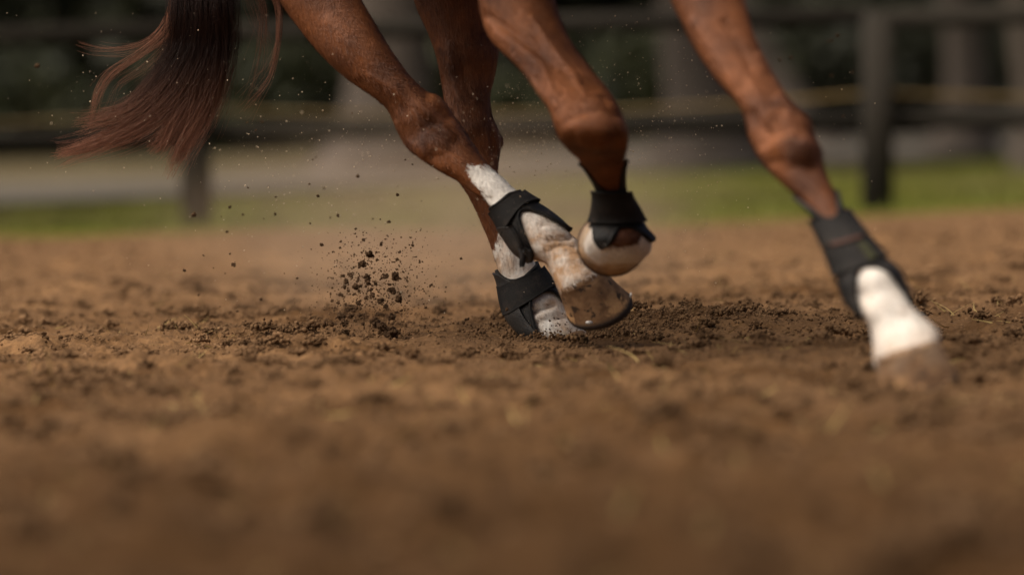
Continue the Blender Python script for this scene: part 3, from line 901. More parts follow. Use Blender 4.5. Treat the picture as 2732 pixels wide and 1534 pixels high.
def coat_mat():
    m, nt, bs = newmat('chestnut_coat')
    f1, _ = noise_fac(nt, 9, 4, .6, .35, .65)
    _, hf = noise_fac(nt, 420, 3, .6, stretch=(1, 1, .22))
    brown = mix(nt, f1, (0.058, 0.017, 0.005), (0.215, 0.074, 0.024))
    # thin dirt sheen
    fd, _ = noise_fac(nt, 60, 5, .7, .45, .75)
    fdm = N(nt, 'ShaderNodeMath', operation='MULTIPLY'); fdm.inputs[1].default_value = .10; nt.links.new(fd, fdm.inputs[0])
    brown = mix(nt, fdm.outputs[0], brown, (0.28, 0.16, 0.095))
    fs, _ = noise_fac(nt, 26, 5, .6, .36, .62)
    st = N(nt, 'ShaderNodeMath', operation='MULTIPLY'); nt.links.new(fs, st.inputs[0]); nt.links.new(attr(nt, 'stain'), st.inputs[1])
    white = mix(nt, st.outputs[0], (0.80, 0.77, 0.71), (0.50, 0.31, 0.17))
    fs2, _ = noise_fac(nt, 120, 4, .6, .6, .68)
    st2 = N(nt, 'ShaderNodeMath', operation='MULTIPLY'); nt.links.new(fs2, st2.inputs[0]); nt.links.new(attr(nt, 'stain'), st2.inputs[1])
    white = mix(nt, st2.outputs[0], white, (0.34, 0.24, 0.17))
    # marking edge, ragged by a fine noise
    _, ne = noise_fac(nt, 140, 4, .7)
    nm = N(nt, 'ShaderNodeMapRange'); nm.inputs[1].default_value = 0; nm.inputs[2].default_value = 1; nm.inputs[3].default_value = -9; nm.inputs[4].default_value = 9
    nt.links.new(ne, nm.inputs[0])
    ad = N(nt, 'ShaderNodeMath', operation='ADD'); nt.links.new(attr(nt, 'sock'), ad.inputs[0]); nt.links.new(nm.outputs[0], ad.inputs[1])
    sr = N(nt, 'ShaderNodeMapRange'); sr.inputs[1].default_value = -2.0; sr.inputs[2].default_value = 2.0; nt.links.new(ad.outputs[0], sr.inputs[0])
    _, hh = noise_fac(nt, 210, 5, .7, stretch=(1, 1, .16))
    hr = N(nt, 'ShaderNodeMapRange'); hr.inputs[1].default_value = .35; hr.inputs[2].default_value = .65; hr.inputs[3].default_value = .80; hr.inputs[4].default_value = 1.12
    nt.links.new(hh, hr.inputs[0])
    vm = N(nt, 'ShaderNodeVectorMath', operation='SCALE'); nt.links.new(mix(nt, sr.outputs[0], brown, white), vm.inputs[0]); nt.links.new(hr.outputs[0], vm.inputs['Scale'])
    nt.links.new(vm.outputs[0], bs.inputs['Base Color'])
    bs.inputs['Roughness'].default_value = 0.55
    bs.inputs['Specular IOR Level'].default_value = 0.26
    bump(nt, bs, hf, 0.8, 0.002)
    return m
def hoof_mat():
    m, nt, bs = newmat('hoof_horn')
    f1, _ = noise_fac(nt, 45, 4, .6, .35, .65)
    c = mix(nt, f1, (0.120, 0.066, 0.034), (0.23, 0.135, 0.070))
    f2, _ = noise_fac(nt, 26, 4, .7, .50, .57)
    a = attr(nt, 'hoofk')
    r = N(nt, 'ShaderNodeMapRange'); r.inputs[1].default_value = .42; r.inputs[2].default_value = .62; nt.links.new(a, r.inputs[0])
    mm = N(nt, 'ShaderNodeMath', operation='MULTIPLY'); nt.links.new(f2, mm.inputs[0]); nt.links.new(r.outputs[0], mm.inputs[1])
    c = mix(nt, mm.outputs[0], c, (0.40, 0.235, 0.11))
    f3, _ = noise_fac(nt, 55, 3, .6, .58, .64)
    c = mix(nt, f3, c, (0.045, 0.028, 0.018))
    fp, _ = noise_fac(nt, 24, 4, .65, .38, .62)
    pc = mix(nt, fp, (0.62, 0.52, 0.40), (0.32, 0.20, 0.11))
    nt.links.new(mix(nt, attr(nt, 'pale'), c, pc), bs.inputs['Base Color'])
    rr_ = N(nt, 'ShaderNodeMapRange'); rr_.inputs[1].default_value = .68; rr_.inputs[2].default_value = .74; nt.links.new(a, rr_.inputs[0])
    nt.links.new(mix(nt, rr_.outputs[0], bs.inputs['Base Color'].links[0].from_socket, (0.030, 0.022, 0.018)), bs.inputs['Base Color'])
    bs.inputs['Roughness'].default_value = 0.72
    bs.inputs['Specular IOR Level'].default_value = 0.2
    w = N(nt, 'ShaderNodeTexWave', Scale=38.0, Distortion=2.0)
    w.bands_direction = 'Z'
    tc = N(nt, 'ShaderNodeTexCoord'); nt.links.new(tc.outputs['Object'], w.inputs['Vector'])
    bump(nt, bs, w.outputs[1], .05, .001)
    return m
M_coat, M_hoof = coat_mat(), hoof_mat()
horse_base = G(1700, 960)
horse = empty('horse', (float(horse_base[0]), float(horse_base[1]), 0.0), 'chestnut horse with white socks and black boots cantering over the soil', 'horse')
z0 = np.zeros(nh)
pale = np.where(np.abs(np.concatenate(hid)[nv:] - 2 / 3) < .01, np.clip(1.0 - sstep(.35, .75, np.concatenate(hoofk)[nv:]) * 0.9, 0, 1), 0.0)
hh_, hk_ = np.concatenate(hid)[nv:], np.concatenate(hoofk)[nv:]
pale = np.where(hh_ > .9, .14 * (1 - sstep(.25, .6, hk_)), pale)
body = mesh_np('body', np.concatenate(vall), [np.concatenate([bq, hq]), btr] if len(btr) else [np.concatenate([bq, hq])], [M_coat, M_hoof], horse,
               attrs={'sock': np.concatenate([sock, z0 - 30]), 'stain': np.concatenate([stain, z0]), 'hoofk': np.concatenate(hoofk), 'pale': np.concatenate([np.zeros(nv), pale])})
mi = np.zeros(len(body.data.polygons), np.int32)
mi[len(bq):len(bq) + len(hq)] = 1
body.data.polygons.foreach_set('material_index', mi)
# short lying coat hair on the legs
fq_ = np.where((limb >= 0) & (bv[:, 2] < .72) & (near > -.2))[0]
nf = 120000
fi = rng.choice(fq_, nf)
dirv = np.zeros((nf, 3))
for k_, L_ in enumerate((LA, LB, LC, LD)):
    q = np.where(limb[fi] == k_)[0]
    if not len(q): continue
    tg = np.gradient(L_.C, axis=0); tg /= np.linalg.norm(tg, axis=1)[:, None]
    for s0 in range(0, len(q), 20000):
        qq = q[s0:s0 + 20000]
        nn_ = np.linalg.norm(bv[fi[qq], None] - L_.C[None], axis=2).argmin(1)
        dirv[qq] = tg[nn_]
nrm = bn[fi]
dirv = dirv + rng.normal(0, .22, (nf, 3))
dirv -= nrm * np.sum(dirv * nrm, 1)[:, None]; dirv /= np.linalg.norm(dirv, axis=1)[:, None] + 1e-9
sdv = np.cross(nrm, dirv)
b0 = bv[fi] + sdv * rng.uniform(-.0022, .0022, (nf, 1)) + dirv * rng.uniform(-.002, .002, (nf, 1))
ln_ = rng.uniform(.006, .013, (nf, 1))
wf_ = rng.uniform(.00025, .0006, (nf, 1))
b1 = b0 + dirv * ln_ * .5 + nrm * .0010; b2 = b0 + dirv * ln_ + nrm * rng.uniform(.0008, .0026, (nf, 1))
b0 = b0 - nrm * .0005
fv = np.stack([b0 - sdv * wf_, b0 + sdv * wf_, b1 + sdv * wf_ * .8, b1 - sdv * wf_ * .8, b2], 1).reshape(-1, 3)
i5 = np.arange(nf)[:, None] * 5
fur = mesh_np('coat_hair', fv, [i5 + np.array([[0, 1, 2, 3]]), i5 + np.array([[3, 2, 4]])], M_coat, horse,
              attrs={'sock': np.repeat(sock[fi] + rng.normal(0, 2.5, nf), 5), 'stain': np.repeat(stain[fi], 5)})
fur['kind'] = 'stuff'
M_steel = simple('worn_steel', (0.09, 0.07, 0.055), (0.04, 0.032, 0.026), 30, .8, metal=.1, spec=.2)
for sv, sf in shoes:
    n5 = len(sv)
    mesh_np('horseshoe', sv, [sf, np.array([[0, 1, 2, 3, 4], [n5 - 1, n5 - 2, n5 - 3, n5 - 4, n5 - 5]])], M_steel, horse, smooth=False)

M_glint = simple('glint_steel', (0.45, 0.44, 0.42), (0.3, 0.29, 0.27), 60, .5, metal=.5, spec=.5)  # glints on the shoe rim, painted as bright beads
for a_, b_, d_, sc in ((1683, 788, 8.70, (.35, .8, .9)), (1572, 861, 8.672, (1.1, .5, .6))):
    o_ = mesh_np('shoe_glint', I2[0] * .0075 * np.array(sc) * .8 + P(a_, b_, d_), I2[1], M_glint, horse)
# ------------------------------------------------------------------ boots
def boot_mat(name, c1, c2, rough, bs_=300):
    m = simple(name, c1, c2, 18, rough, .0012, bs_, spec=.17)
    nt = m.node_tree; bs = nt.nodes['Principled BSDF']
    src = bs.inputs['Base Color'].links[0].from_socket
    fd, _ = noise_fac(nt, 40, 6, .75, .50, .74)
    mm = N(nt, 'ShaderNodeMath', operation='MULTIPLY'); mm.inputs[1].default_value = .16; nt.links.new(fd, mm.inputs[0])
    nt.links.new(mix(nt, mm.outputs[0], src, (0.15, 0.105, 0.075)), bs.inputs['Base Color'])
    return m
M_shell = boot_mat('boot_shell', (0.006, 0.006, 0.006), (0.013, 0.012, 0.011), .55)
M_strap = boot_mat('boot_strap', (0.008, 0.0075, 0.007), (0.014, 0.013, 0.012), .75, 500)
M_strapb = boot_mat('boot_lining', (0.012, 0.012, 0.013), (0.022, 0.022, 0.023), .85)

def ktab(tab, th):
    """periodic table of (degrees, value)"""
    a = np.array(sorted(tab), float)
    x = np.concatenate([a[:, 0] - 360, a[:, 0], a[:, 0] + 360]); y_ = np.concatenate([a[:, 1]] * 3)
    return sum(np.interp((np.degrees(th) + d) % 360, x, y_) for d in (-10, -6, -3, 0, 3, 6, 10)) / 7
def sleeve(name, L_, top, bot, off, thick, mat, parent, lip=0.004, nt_=26, ns=96, flare=0.0, a0=0, a1=360):
    closed = (a1 - a0) >= 360
    th = np.radians(np.linspace(a0, a1, ns, endpoint=not closed))
    u = np.linspace(0, 1, nt_)
    ta, tb = ktab(top, th), ktab(bot, th)
    tt = ta[None] * (1 - u[:, None]) + tb[None] * u[:, None]
    HH = np.broadcast_to(th[None], tt.shape)
    o = off + lip * (np.exp(-u / .06) * .8 + np.exp(-(1 - u) / .05) * .8)[:, None] + flare * (u[:, None] ** 2) + 0 * HH
    v = L_.surf(tt, HH, o)
    n = len(th); i = np.arange(nt_ * n).reshape(nt_, n)
    if closed:
        f = np.stack([i[:-1], i[1:], np.roll(i[1:], -1, 1), np.roll(i[:-1], -1, 1)], -1).reshape(-1, 4)
    else:
        f = np.stack([i[:-1, :-1], i[1:, :-1], i[1:, 1:], i[:-1, 1:]], -1).reshape(-1, 4)
    ob = mesh_np(name, v.reshape(-1, 3), f, mat, parent)
    s = ob.modifiers.new('thick', 'SOLIDIFY'); s.thickness = thick; s.offset = 1
    b = ob.modifiers.new('edge', 'BEVEL'); b.width = thick * .35; b.segments = 3; b.limit_method = 'ANGLE'; b.angle_limit = R(40)
    return ob
M_grey = boot_mat('boot_back_shell', (0.020, 0.019, 0.018), (0.034, 0.032, 0.030), .42)
M_rust = simple('rust_trim', (0.055, 0.018, 0.009), (0.04, 0.015, 0.008), 40, .7)
M_olive = simple('olive_patch', (0.035, 0.037, 0.008), (0.022, 0.022, 0.006), 40, .7)
# A
bA = sleeve('fetlock_boot', LA, [(0, 17.2), (60, 17.1), (90, 17.3), (150, 17.4), (180, 17.5), (270, 17.2)],
            [(0, 20.8), (18, 20.7), (32, 20.1), (50, 18.9), (75, 18.35), (95, 18.55), (108, 19.0), (120, 20.0), (135, 20.7), (180, 21.0), (270, 20.9)], .004, .006, M_shell, horse, flare=.003)
bA['label'] = 'black boot on the raised hind leg'
sleeve('strap', LA, [(0, 17.35), (90, 17.45), (180, 17.7), (270, 17.5)], [(0, 18.5), (60, 18.2), (90, 18.35), (130, 18.75), (180, 19.1), (270, 18.7)], .0115, .003, M_strap, bA, lip=.001)
e0, e1 = P(1388, 655, 8.74), P(1395, 712, 8.745)
def strip(name, p, q, w, t, mat, parent):
    p, q = np.array(p), np.array(q); ax = (q - p) / np.linalg.norm(q - p); sd = np.cross(ax, CF); sd /= np.linalg.norm(sd); nn = np.cross(ax, sd)
    vs = []
    for k in np.linspace(0, 1, 8):
        c = p + (q - p) * k + nn * .004 * math.sin(k * 3) + sd * .002 * math.sin(k * 4)
        ww = w * (1 - .25 * (k > .9))
        vs += [c - sd * ww - nn * t, c + sd * ww - nn * t, c + sd * ww + nn * t, c - sd * ww + nn * t]
    vs = np.array(vs); j = np.arange(32).reshape(8, 4)
    f = np.stack([j[:-1], np.roll(j[:-1], -1, 1), np.roll(j[1:], -1, 1), j[1:]], -1).reshape(-1, 4)
    return mesh_np(name, vs, np.concatenate([f, [[0, 1, 2, 3], [31, 30, 29, 28]]]), mat, parent)
strip('strap_end', e0, e1, .0055, .0015, M_strapb, bA)
strip('buckle', P(1360, 600, 8.725), P(1400, 672, 8.725), .004, .002, M_shell, bA)
# B
bB = sleeve('fetlock_boot', LB, [(0, 17.4), (60, 17.9), (90, 18.2), (130, 18.0), (160, 17.6), (180, 17.4), (230, 17.5), (300, 17.5)],
            [(0, 20.5), (18, 20.2), (34, 19.2), (70, 19.1), (98, 19.4), (106, 20.4), (114, 21.8), (135, 22.6), (180, 23), (270, 22.5), (330, 21.2)], .004, .006, M_shell, horse, flare=.004)
bB['label'] = 'black boot on the planted hind leg, its lower end sunk in the soil'
sleeve('strap', LB, [(0, 17.75), (60, 17.95), (100, 18.1), (150, 18.3), (270, 18.1)], [(0, 18.95), (50, 19.1), (90, 19.5), (140, 19.95), (180, 20.0), (270, 19.6)], .0115, .003, M_strap, bB, lip=.001)
sleeve('back_shell', LB, [(118, 18.2), (140, 17.7), (180, 17.5), (240, 17.7)], [(118, 22.0), (140, 22.6), (240, 22.6)], .0105, .004, M_grey, bB, lip=.0025, a0=118, a1=240)
sleeve('back_shell', LA, [(122, 18.9), (150, 18.6), (235, 18.6)], [(122, 20.2), (140, 20.8), (235, 21.0)], .0115, .004, M_grey, bA, lip=.0025, a0=126, a1=235)
# C
bC = sleeve('fetlock_boot', LC, [(0, 14.1), (20, 14.2), (45, 15.6), (70, 16.0), (110, 16.0), (140, 15.4), (162, 14.4), (180, 14.2), (270, 14.2)],
            [(0, 18.9), (18, 19.5), (32, 19.2), (52, 18.2), (90, 18.15), (102, 18.6), (112, 20.3), (122, 20.0), (134, 18.9), (148, 18.1), (180, 18.0), (270, 18.8)], .004, .007, M_shell, horse, flare=.0)
bC['label'] = 'black boot on the folded front leg'
sleeve('strap', LC, [(0, 15.9), (90, 16.1), (180, 15.9), (270, 16.0)], [(0, 17.8), (90, 18.0), (180, 17.8), (270, 17.8)], .012, .003, M_strap, bC, lip=.001)
# D
bD = sleeve('tendon_boot', LD, [(0, 13.9), (25, 14.2), (50, 15.1), (90, 15.5), (130, 15.2), (160, 14.2), (180, 13.8), (270, 13.7)],
            [(0, 20.8), (25, 20.6), (42, 19.7), (55, 18.5), (90, 18.1), (115, 18.5), (128, 19.8), (140, 21.0), (160, 21.6), (180, 21.8), (270, 21.5)], .004, .007, M_shell, horse, flare=.004)
bD['label'] = 'long black boot on the stretched front leg'
sleeve('strap', LD, [(0, 15.2), (90, 15.5), (180, 15.4), (270, 15.3)], [(0, 16.75), (90, 16.85), (180, 16.8), (270, 16.8)], .012, .003, M_strap, bD, lip=.001)
sleeve('strap', LD, [(0, 16.85), (90, 16.95), (180, 16.9), (270, 16.9)], [(0, 18.0), (50, 18.0), (90, 18.2), (180, 18.4), (270, 18.3)], .0115, .003, M_strap, bD, lip=.001)

sleeve('trim', LD, [(0, 16.74), (360, 16.74)], [(0, 16.92), (360, 16.92)], .0158, .001, M_rust, bD, lip=0, nt_=4, ns=20, a0=55, a1=125)
sleeve('patch', LD, [(0, 17.15), (360, 17.15)], [(0, 17.95), (360, 17.95)], .0150, .001, M_olive, bD, lip=0, nt_=6, ns=8, a0=56, a1=74)
# ------------------------------------------------------------------ tail
def hair_mat():
    m, nt, bs = newmat('tail_hair')
    f, _ = noise_fac(nt, 40, 3, .6, .35, .65)
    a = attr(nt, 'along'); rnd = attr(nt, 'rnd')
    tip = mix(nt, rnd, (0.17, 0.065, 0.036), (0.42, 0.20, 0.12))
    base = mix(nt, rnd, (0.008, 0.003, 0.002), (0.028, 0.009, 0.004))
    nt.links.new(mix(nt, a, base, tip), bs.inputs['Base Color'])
    bs.inputs['Roughness'].default_value = .45
    bs.inputs['Specular IOR Level'].default_value = .3
    return m
M_hair = hair_mat()
HV, HF, HA, HR = [], [], [], []; hoff = 0
def clump(pts, nhair, width=.00045, jitter=.004, minlen=.75, segs=44, flat=.6, wave=.0035, col_=None):
    """pts: (px, py, depth, spread px)"""
    global hoff
    a = catmull(pts, 12)
    g3 = np.array([P(q[0], q[1], q[2]) for q in a]); sp = a[:, 3] / FPX * 9.3
    s = np.linspace(0, 1, len(a))
    tt = np.linspace(0, 1, segs)
    tan = np.gradient(g3, axis=0); tan /= np.linalg.norm(tan, axis=1)[:, None]
    sd_ = np.cross(tan, CF); sd_ /= np.linalg.norm(sd_, axis=1)[:, None]
    dp = np.cross(tan, sd_)
    r_ = np.sqrt(rng.uniform(size=nhair)); an = rng.uniform(0, 2 * np.pi, nhair)
    u, v = r_ * np.cos(an), r_ * np.sin(an) * flat
    # locks: hairs gather in bundles toward the tip
    nb = max(3, nhair // 45)
    bu = rng.uniform(-1, 1, nb); bi = rng.integers(0, nb, nhair)
    ln = rng.uniform(minlen, 1.0, nhair) * (1 - .10 * rng.uniform(size=nhair))
    verts = np.zeros((nhair, segs, 3, 3))
    fly = np.where(rng.uniform(size=nhair) < .30, rng.uniform(1.5, 8, nhair), .9)
    ph = rng.uniform(0, 6.28, (nhair, 3)); bph = rng.uniform(0, 6.28, (nb, 2))
    al = np.zeros((nhair, segs))
    for k, t in enumerate(tt):
        q = t * ln
        gi = np.clip(q * (len(a) - 1), 0, len(a) - 1.001); i = gi.astype(int); f = (gi - i)[:, None]
        c = g3[i] * (1 - f) + g3[i + 1] * f; S = sd_[i]; D = dp[i]; w = (sp[i] * (1 - f[:, 0]) + sp[i + 1] * f[:, 0])
        lock = t * t * .6
        uu = u * (1 - lock) + bu[bi] * lock
        wig = wave * t * (np.sin(q * 9 + bph[bi, 0]) * .9 + np.sin(q * 23 + ph[:, 0]) * .35) + fly * jitter * t * t * np.sin(ph[:, 1] * 3 + q * 4)
        wz_ = wave * t * np.sin(q * 11 + bph[bi, 1]) + fly * jitter * t * t * np.sin(ph[:, 2] * 2 + q * 3)
        c = c + S * (uu * w + wig)[:, None] + D * (v * w + wz_)[:, None]
        wd = width * (1 - .6 * t)
        verts[:, k, 0] = c + S * wd; verts[:, k, 1] = c - S * wd * .5 + D * wd * .87; verts[:, k, 2] = c - S * wd * .5 - D * wd * .87
        al[:, k] = q
    i = np.arange(nhair * segs * 3).reshape(nhair, segs, 3)
    f = np.stack([i[:, :-1], np.roll(i[:, :-1], -1, 2), np.roll(i[:, 1:], -1, 2), i[:, 1:]], -1).reshape(-1, 4)
    HV.append(verts.reshape(-1, 3)); HF.append(f + hoff); hoff += nhair * segs * 3
    y_ = proj(verts.reshape(-1, 3))[:, 1]
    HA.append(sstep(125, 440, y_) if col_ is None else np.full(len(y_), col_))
    HR.append(np.repeat(rng.uniform(0, 1, nhair), segs * 3))
D0 = 9.34
top_g = [(800, -930, 9.62, 30), (660, -700, 9.5, 60), (560, -350, 9.4, 95)]
clump(top_g + [(530, -20, D0, 92), (525, 120, D0, 84), (478, 230, D0, 72), (400, 310, D0, 52), (300, 365, D0, 34), (180, 404, D0, 14), (130, 418, D0, 10)], 900, minlen=.50)
clump(top_g + [(515, 0, D0, 75), (490, 130, D0, 62), (420, 230, D0, 50), (340, 300, D0, 40), (250, 325, D0, 30), (185, 340, D0, 36)], 700, minlen=.50)
clump(top_g + [(560, -10, D0, 92), (575, 110, D0, 74), (560, 230, D0, 58), (525, 330, D0, 42), (480, 410, D0, 24), (440, 490, D0, 10)], 1000, minlen=.62)
clump(top_g + [(550, 0, D0, 80), (540, 130, D0, 70), (510, 250, D0, 50), (470, 320, D0, 40), (430, 380, D0, 30), (390, 415, D0, 22)], 600, minlen=.78)
clump(top_g + [(470, -20, D0, 20), (440, 62, D0, 14), (390, 110, D0, 9), (334, 132, D0, 6), (280, 136, D0, 6), (225, 126, D0, 8), (180, 108, D0, 14)], 22, width=.0004, col_=.9)
clump(top_g + [(470, 0, D0, 22), (440, 88, D0, 20), (373, 144, D0, 14), (300, 194, D0, 12), (262, 246, D0, 8), (244, 306, D0, 7), (232, 372, D0, 14)], 34, width=.0004, col_=.9, minlen=.85)
clump(top_g + [(470, 20, D0, 22), (440, 110, D0, 24), (380, 170, D0, 26), (300, 215, D0, 34), (250, 300, D0, 44), (190, 350, D0, 50)], 36, width=.0003, col_=.7, minlen=.6)
clump(top_g + [(700, -60, D0, 22), (740, 10, D0, 14), (744, 90, D0, 9), (738, 151, D0, 10), (718, 214, D0, 9), (668, 276, D0, 12), (640, 310, D0, 16)], 40, width=.0004, col_=.85)
clump(top_g + [(670, -60, D0, 14), (702, 22, D0, 8), (695, 108, D0, 6), (678, 200, D0, 6), (648, 274, D0, 9), (610, 320, D0, 12)], 16, width=.0004, col_=.6)
clump(top_g + [(660, -60, D0, 40), (690, 10, D0, 50), (710, 80, D0, 40), (730, 140, D0, 40), (720, 200, D0, 40)], 45, width=.0002, col_=.5, minlen=.7)
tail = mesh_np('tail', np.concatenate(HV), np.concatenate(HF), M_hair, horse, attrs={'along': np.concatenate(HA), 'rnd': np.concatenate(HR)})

# ------------------------------------------------------------------ flying clods
def clod_mesh(i):
    big = i < 4
    vb, fb = I2 if big else I1
    n = 90 if big else 26
    d = rng.normal(size=(n, 3)); d /= np.linalg.norm(d, axis=1)[:, None]
    rr = rng.uniform(0, 1, n) ** .5
    env = 1 + .75 * noise(d[:, 0] * 1.3 + i, d[:, 1] + d[:, 2], .8, 80 + i)
    c = d * (rr * env * .82)[:, None] * np.array([1, .8, .85])
    sz = rng.uniform(.10, .30, n) if big else rng.uniform(.2, .42, n)
    vv = vb[None] * (1 + rng.uniform(-.25, .25, (n, len(vb), 1))) * (1 + rng.uniform(-.3, .3, (n, 1, 3)))
    vv = (np.einsum('nij,nvj->nvi', rot_random(n), vv) * sz[:, None, None] + c[:, None]).reshape(-1, 3)
    f = (fb[None] + (np.arange(n) * len(vb))[:, None, None]).reshape(-1, 3)
    core_v = I3[0] * .55 * np.array([1, .8, .85])
    v = np.concatenate([vv, core_v]); f = np.concatenate([f, I3[1] + len(vv)])
    v = v / np.abs(v).max()
    me_o = mesh_np('dirt_clod', v, f, M_clod, smooth=False)
    me = me_o.data
    bpy.data.objects.remove(me_o)
    return me
clods = [clod_mesh(i) for i in range(9)]
def add_clod(px, py, w, h, depth, label, big):
    me = clods[random.randrange(0, 4) if big else random.randrange(4, 9)]
    o = bpy.data.objects.new('dirt_clod', me)
    col.objects.link(o)
    o.location = P(px, py, depth)
    k = depth / FPX / 2
    o.scale = (w * k, (w + h) / 2 * k, h * k)
    o.rotation_euler = (random.uniform(-.5, .5), random.uniform(-.5, .5), random.uniform(0, 6.28))
    tag(o, label, 'dirt clod', 'dirt clods flying up behind the hind hooves')
c7 = [(675,430,95,65),(600,525,100,80),(785,330,30,60),(490,630,55,60),(445,690,45,60),(650,650,75,80),(665,705,60,50),(580,735,45,40),(535,740,60,60),(430,740,35,30),
      (830,640,60,50),(920,645,65,100),(890,780,75,65),(955,855,70,80),(940,480,35,35),(865,720,40,30),(700,825,50,50),(640,850,35,30),(785,880,70,80),(565,900,45,50),
      (505,950,110,75),(400,1020,100,90),(430,1085,80,90),(490,1020,60,50),(440,1185,100,60),(885,1035,100,70),(740,1080,150,110),(880,1185,170,140),(800,1130,110,90),
      (720,1295,150,70),(830,930,50,60),(610,1100,50,30),(575,1015,35,40),(1020,1240,50,70),(1165,1260,50,50),(1215,945,30,25),(980,970,35,20),(1040,655,22,18),
      (1042,690,20,16),(1000,600,28,25),(730,715,35,35),(390,820,45,35),(410,635,40,30),(690,770,40,30),(520,815,35,25),(1020,365,22,20),(1055,830,30,20),(1105,760,18,28),
      (960,410,30,22),(1120,452,30,14),(745,480,25,25),(690,500,30,14),(610,400,22,16),(935,575,30,18),(905,505,40,14),(750,1010,60,40),(930,990,40,25),(640,1225,50,40),(520,1225,30,60),
      (590,1050,30,25),(470,780,30,30),(350,1100,30,22),(330,970,25,20),(375,1170,28,20),(935,880,30,20),(1075,1000,20,14),(1130,640,14,20),(1180,600,16,16)]
special = {0: 'knobbly clod floating highest of the big ones in the spray', 1: 'long knobbly clod just under the topmost big one in the spray', 11: 'upright oval clod on the right side of the spray halfway up',
           12: 'round clod under the upright oval one on the right side of the spray', 13: 'angular dark clod lowest of the three round ones on the right side of the spray',
           26: 'ragged broad clod above the largest clod near the ground', 27: 'largest dark clod of all in the spray just above the ground', 29: 'flat dark clod just touching the ground under the spray',
           24: 'oblong clod low at the left side of the spray', 20: 'wide clod halfway up the left side of the spray', 25: 'smooth wide clod right above the largest one'}
def spray_label(px, py, w, h):
    ar = w * h
    size = 'tiny' if ar < 60 else 'small' if ar < 220 else 'lumpy'
    shp = 'flat wide' if w > 1.35 * h else 'upright' if h > 1.35 * w else 'roundish'
    vz = 'top' if py < 700 else 'upper part' if py < 775 else 'lower part' if py < 845 else 'bottom'
    hz = 'left edge' if px < 935 else 'middle' if px < 1030 else 'right edge'
    return f'{size} {shp} clod at the {vz} of the dense spray, {hz}'
for i, (a, b, w, h) in enumerate(c7):
    X_, Y_, w_, h_ = 800 + a * .2765, 560 + b * .2765, w * .2765, h * .2765
    add_clod(X_, Y_, w_ * 1.35, h_ * 1.35, 9.15 + random.uniform(-.06, .06), special.get(i) or spray_label(X_, Y_, w_, h_), w > 60)
n_ind = len(c7)
def far_clods(lst, ox, oy, k, label, dlo=-.5, dhi=.5):
    global n_ind
    L_ = [(ox + a * k, oy + b * k, w * k, h * k) for a, b, w, h in lst]
    xs = sorted(q[0] for q in L_); ys = sorted(q[1] for q in L_)
    big = sorted(L_, key=lambda q: -q[2] * q[3])[:len(L_) // 3]
    for q in L_:
        px, py, w, h = q
        u, v = xs.index(px) / max(1, len(xs) - 1), ys.index(py) / max(1, len(ys) - 1)
        pos = ('far left' if u < .26 else 'middle left' if u < .51 else 'middle right' if u < .76 else 'far right') + (' and high up' if v < .34 else ' and halfway up' if v < .67 else ' and low down')
        shp = 'flat' if w > 1.3 * h else 'upright' if h > 1.3 * w else 'round'
        add_clod(px, py, w, h, 9.15 + random.uniform(dlo, dhi), ('larger ' if q in big else 'small ') + shp + ' ' + label + ', ' + pos, False); n_ind += 1
far_clods([(860,115,40,50),(368,55,20,50),(292,75,20,30),(100,130,22,25),(540,185,35,30),(210,335,65,50),(705,88,25,20),(775,92,15,25),(525,430,25,40),(567,340,25,25),(395,305,30,35),
           (320,660,20,25),(727,173,22,10),(1077,200,12,14),(670,372,20,20),(1455,302,12,10)], 800, 560, .2765, 'clod above the dense soil spray', -.55, .5)
far_clods([(1807,900,14,16),(1790,915,14,14),(2048,1008,22,28),(1768,1055,28,14),(1855,1078,24,18),(1578,1128,18,14),(1535,1072,14,14),(1420,1075,14,14),(1820,1120,20,32),(1315,1185,16,30),
           (1110,1228,34,34),(1300,1328,24,22),(1392,1228,18,20),(1575,1225,18,30),(1267,1240,11,12),(1510,1252,10,10),(1775,1280,14,12),(1890,1245,12,16),(1465,745,20,16),(1415,702,16,18),(1500,698,34,14),
           (212,378,36,40),(2015,650,12,12),(2040,730,12,12),(2360,942,14,12),(2320,915,12,14),(2412,1150,9,9)], 0, 0, .4662, 'clod in the dusty air behind the hind legs', -.7, .6)
far_clods([(927,135,22,22),(1175,105,36,34),(997,258,18,14),(1313,280,22,18),(1192,338,24,18),(1037,357,18,8),(1495,175,18,14),(975,200,8,8),(1075,122,10,10),(1157,52,14,16),(1024,60,20,12),(1107,316,16,8),
           (1010,322,12,8),(1133,150,10,10),(2348,380,34,18),(2485,375,22,18),(2305,400,16,16),(2550,330,20,24),(2420,200,6,6),(1430,150,8,8)], 0, 650, .5303, 'clod low over the soil', -.4, .4)
far_clods([(2215,110,30,9),(1040*0+2235,95,14,16),(2110,155,11,14),(2080,160,14,12),(2218,202,9,14),(2275,193,8,10),(2250,310,9,9)], 0, 0, 1.0, 'soil fleck by the stretched foreleg', -1.2, -.8)
far_clods([(970,640,12,12),(1120,700,10,9),(1230,690,11,10),(1150,760,14,12),(1060,520,11,12)], 0, 0, 1.0, 'clod between spray and planted hoof', -.3, .3)
# more small ones to fill the spray, up to 300 single clods
core = [(925, 740, 42, 55), (980, 760, 60, 60), (1010, 830, 55, 45), (915, 830, 40, 50), (1000, 720, 60, 60)]
while n_ind < 300:
    cx, cy, sx, sy = random.choice(core)
    px, py = random.gauss(cx, sx), random.gauss(cy, sy)
    if not (880 < px < 1170 and 620 < py < 915): continue
    w = random.uniform(3.2, 9) * random.choice((.8, 1, 1.2))
    h = w * random.uniform(.6, 1.5)
    add_clod(px, py, w, h, 9.15 + random.uniform(-.1, .1), spray_label(px, py, w, h), False)
    n_ind += 1
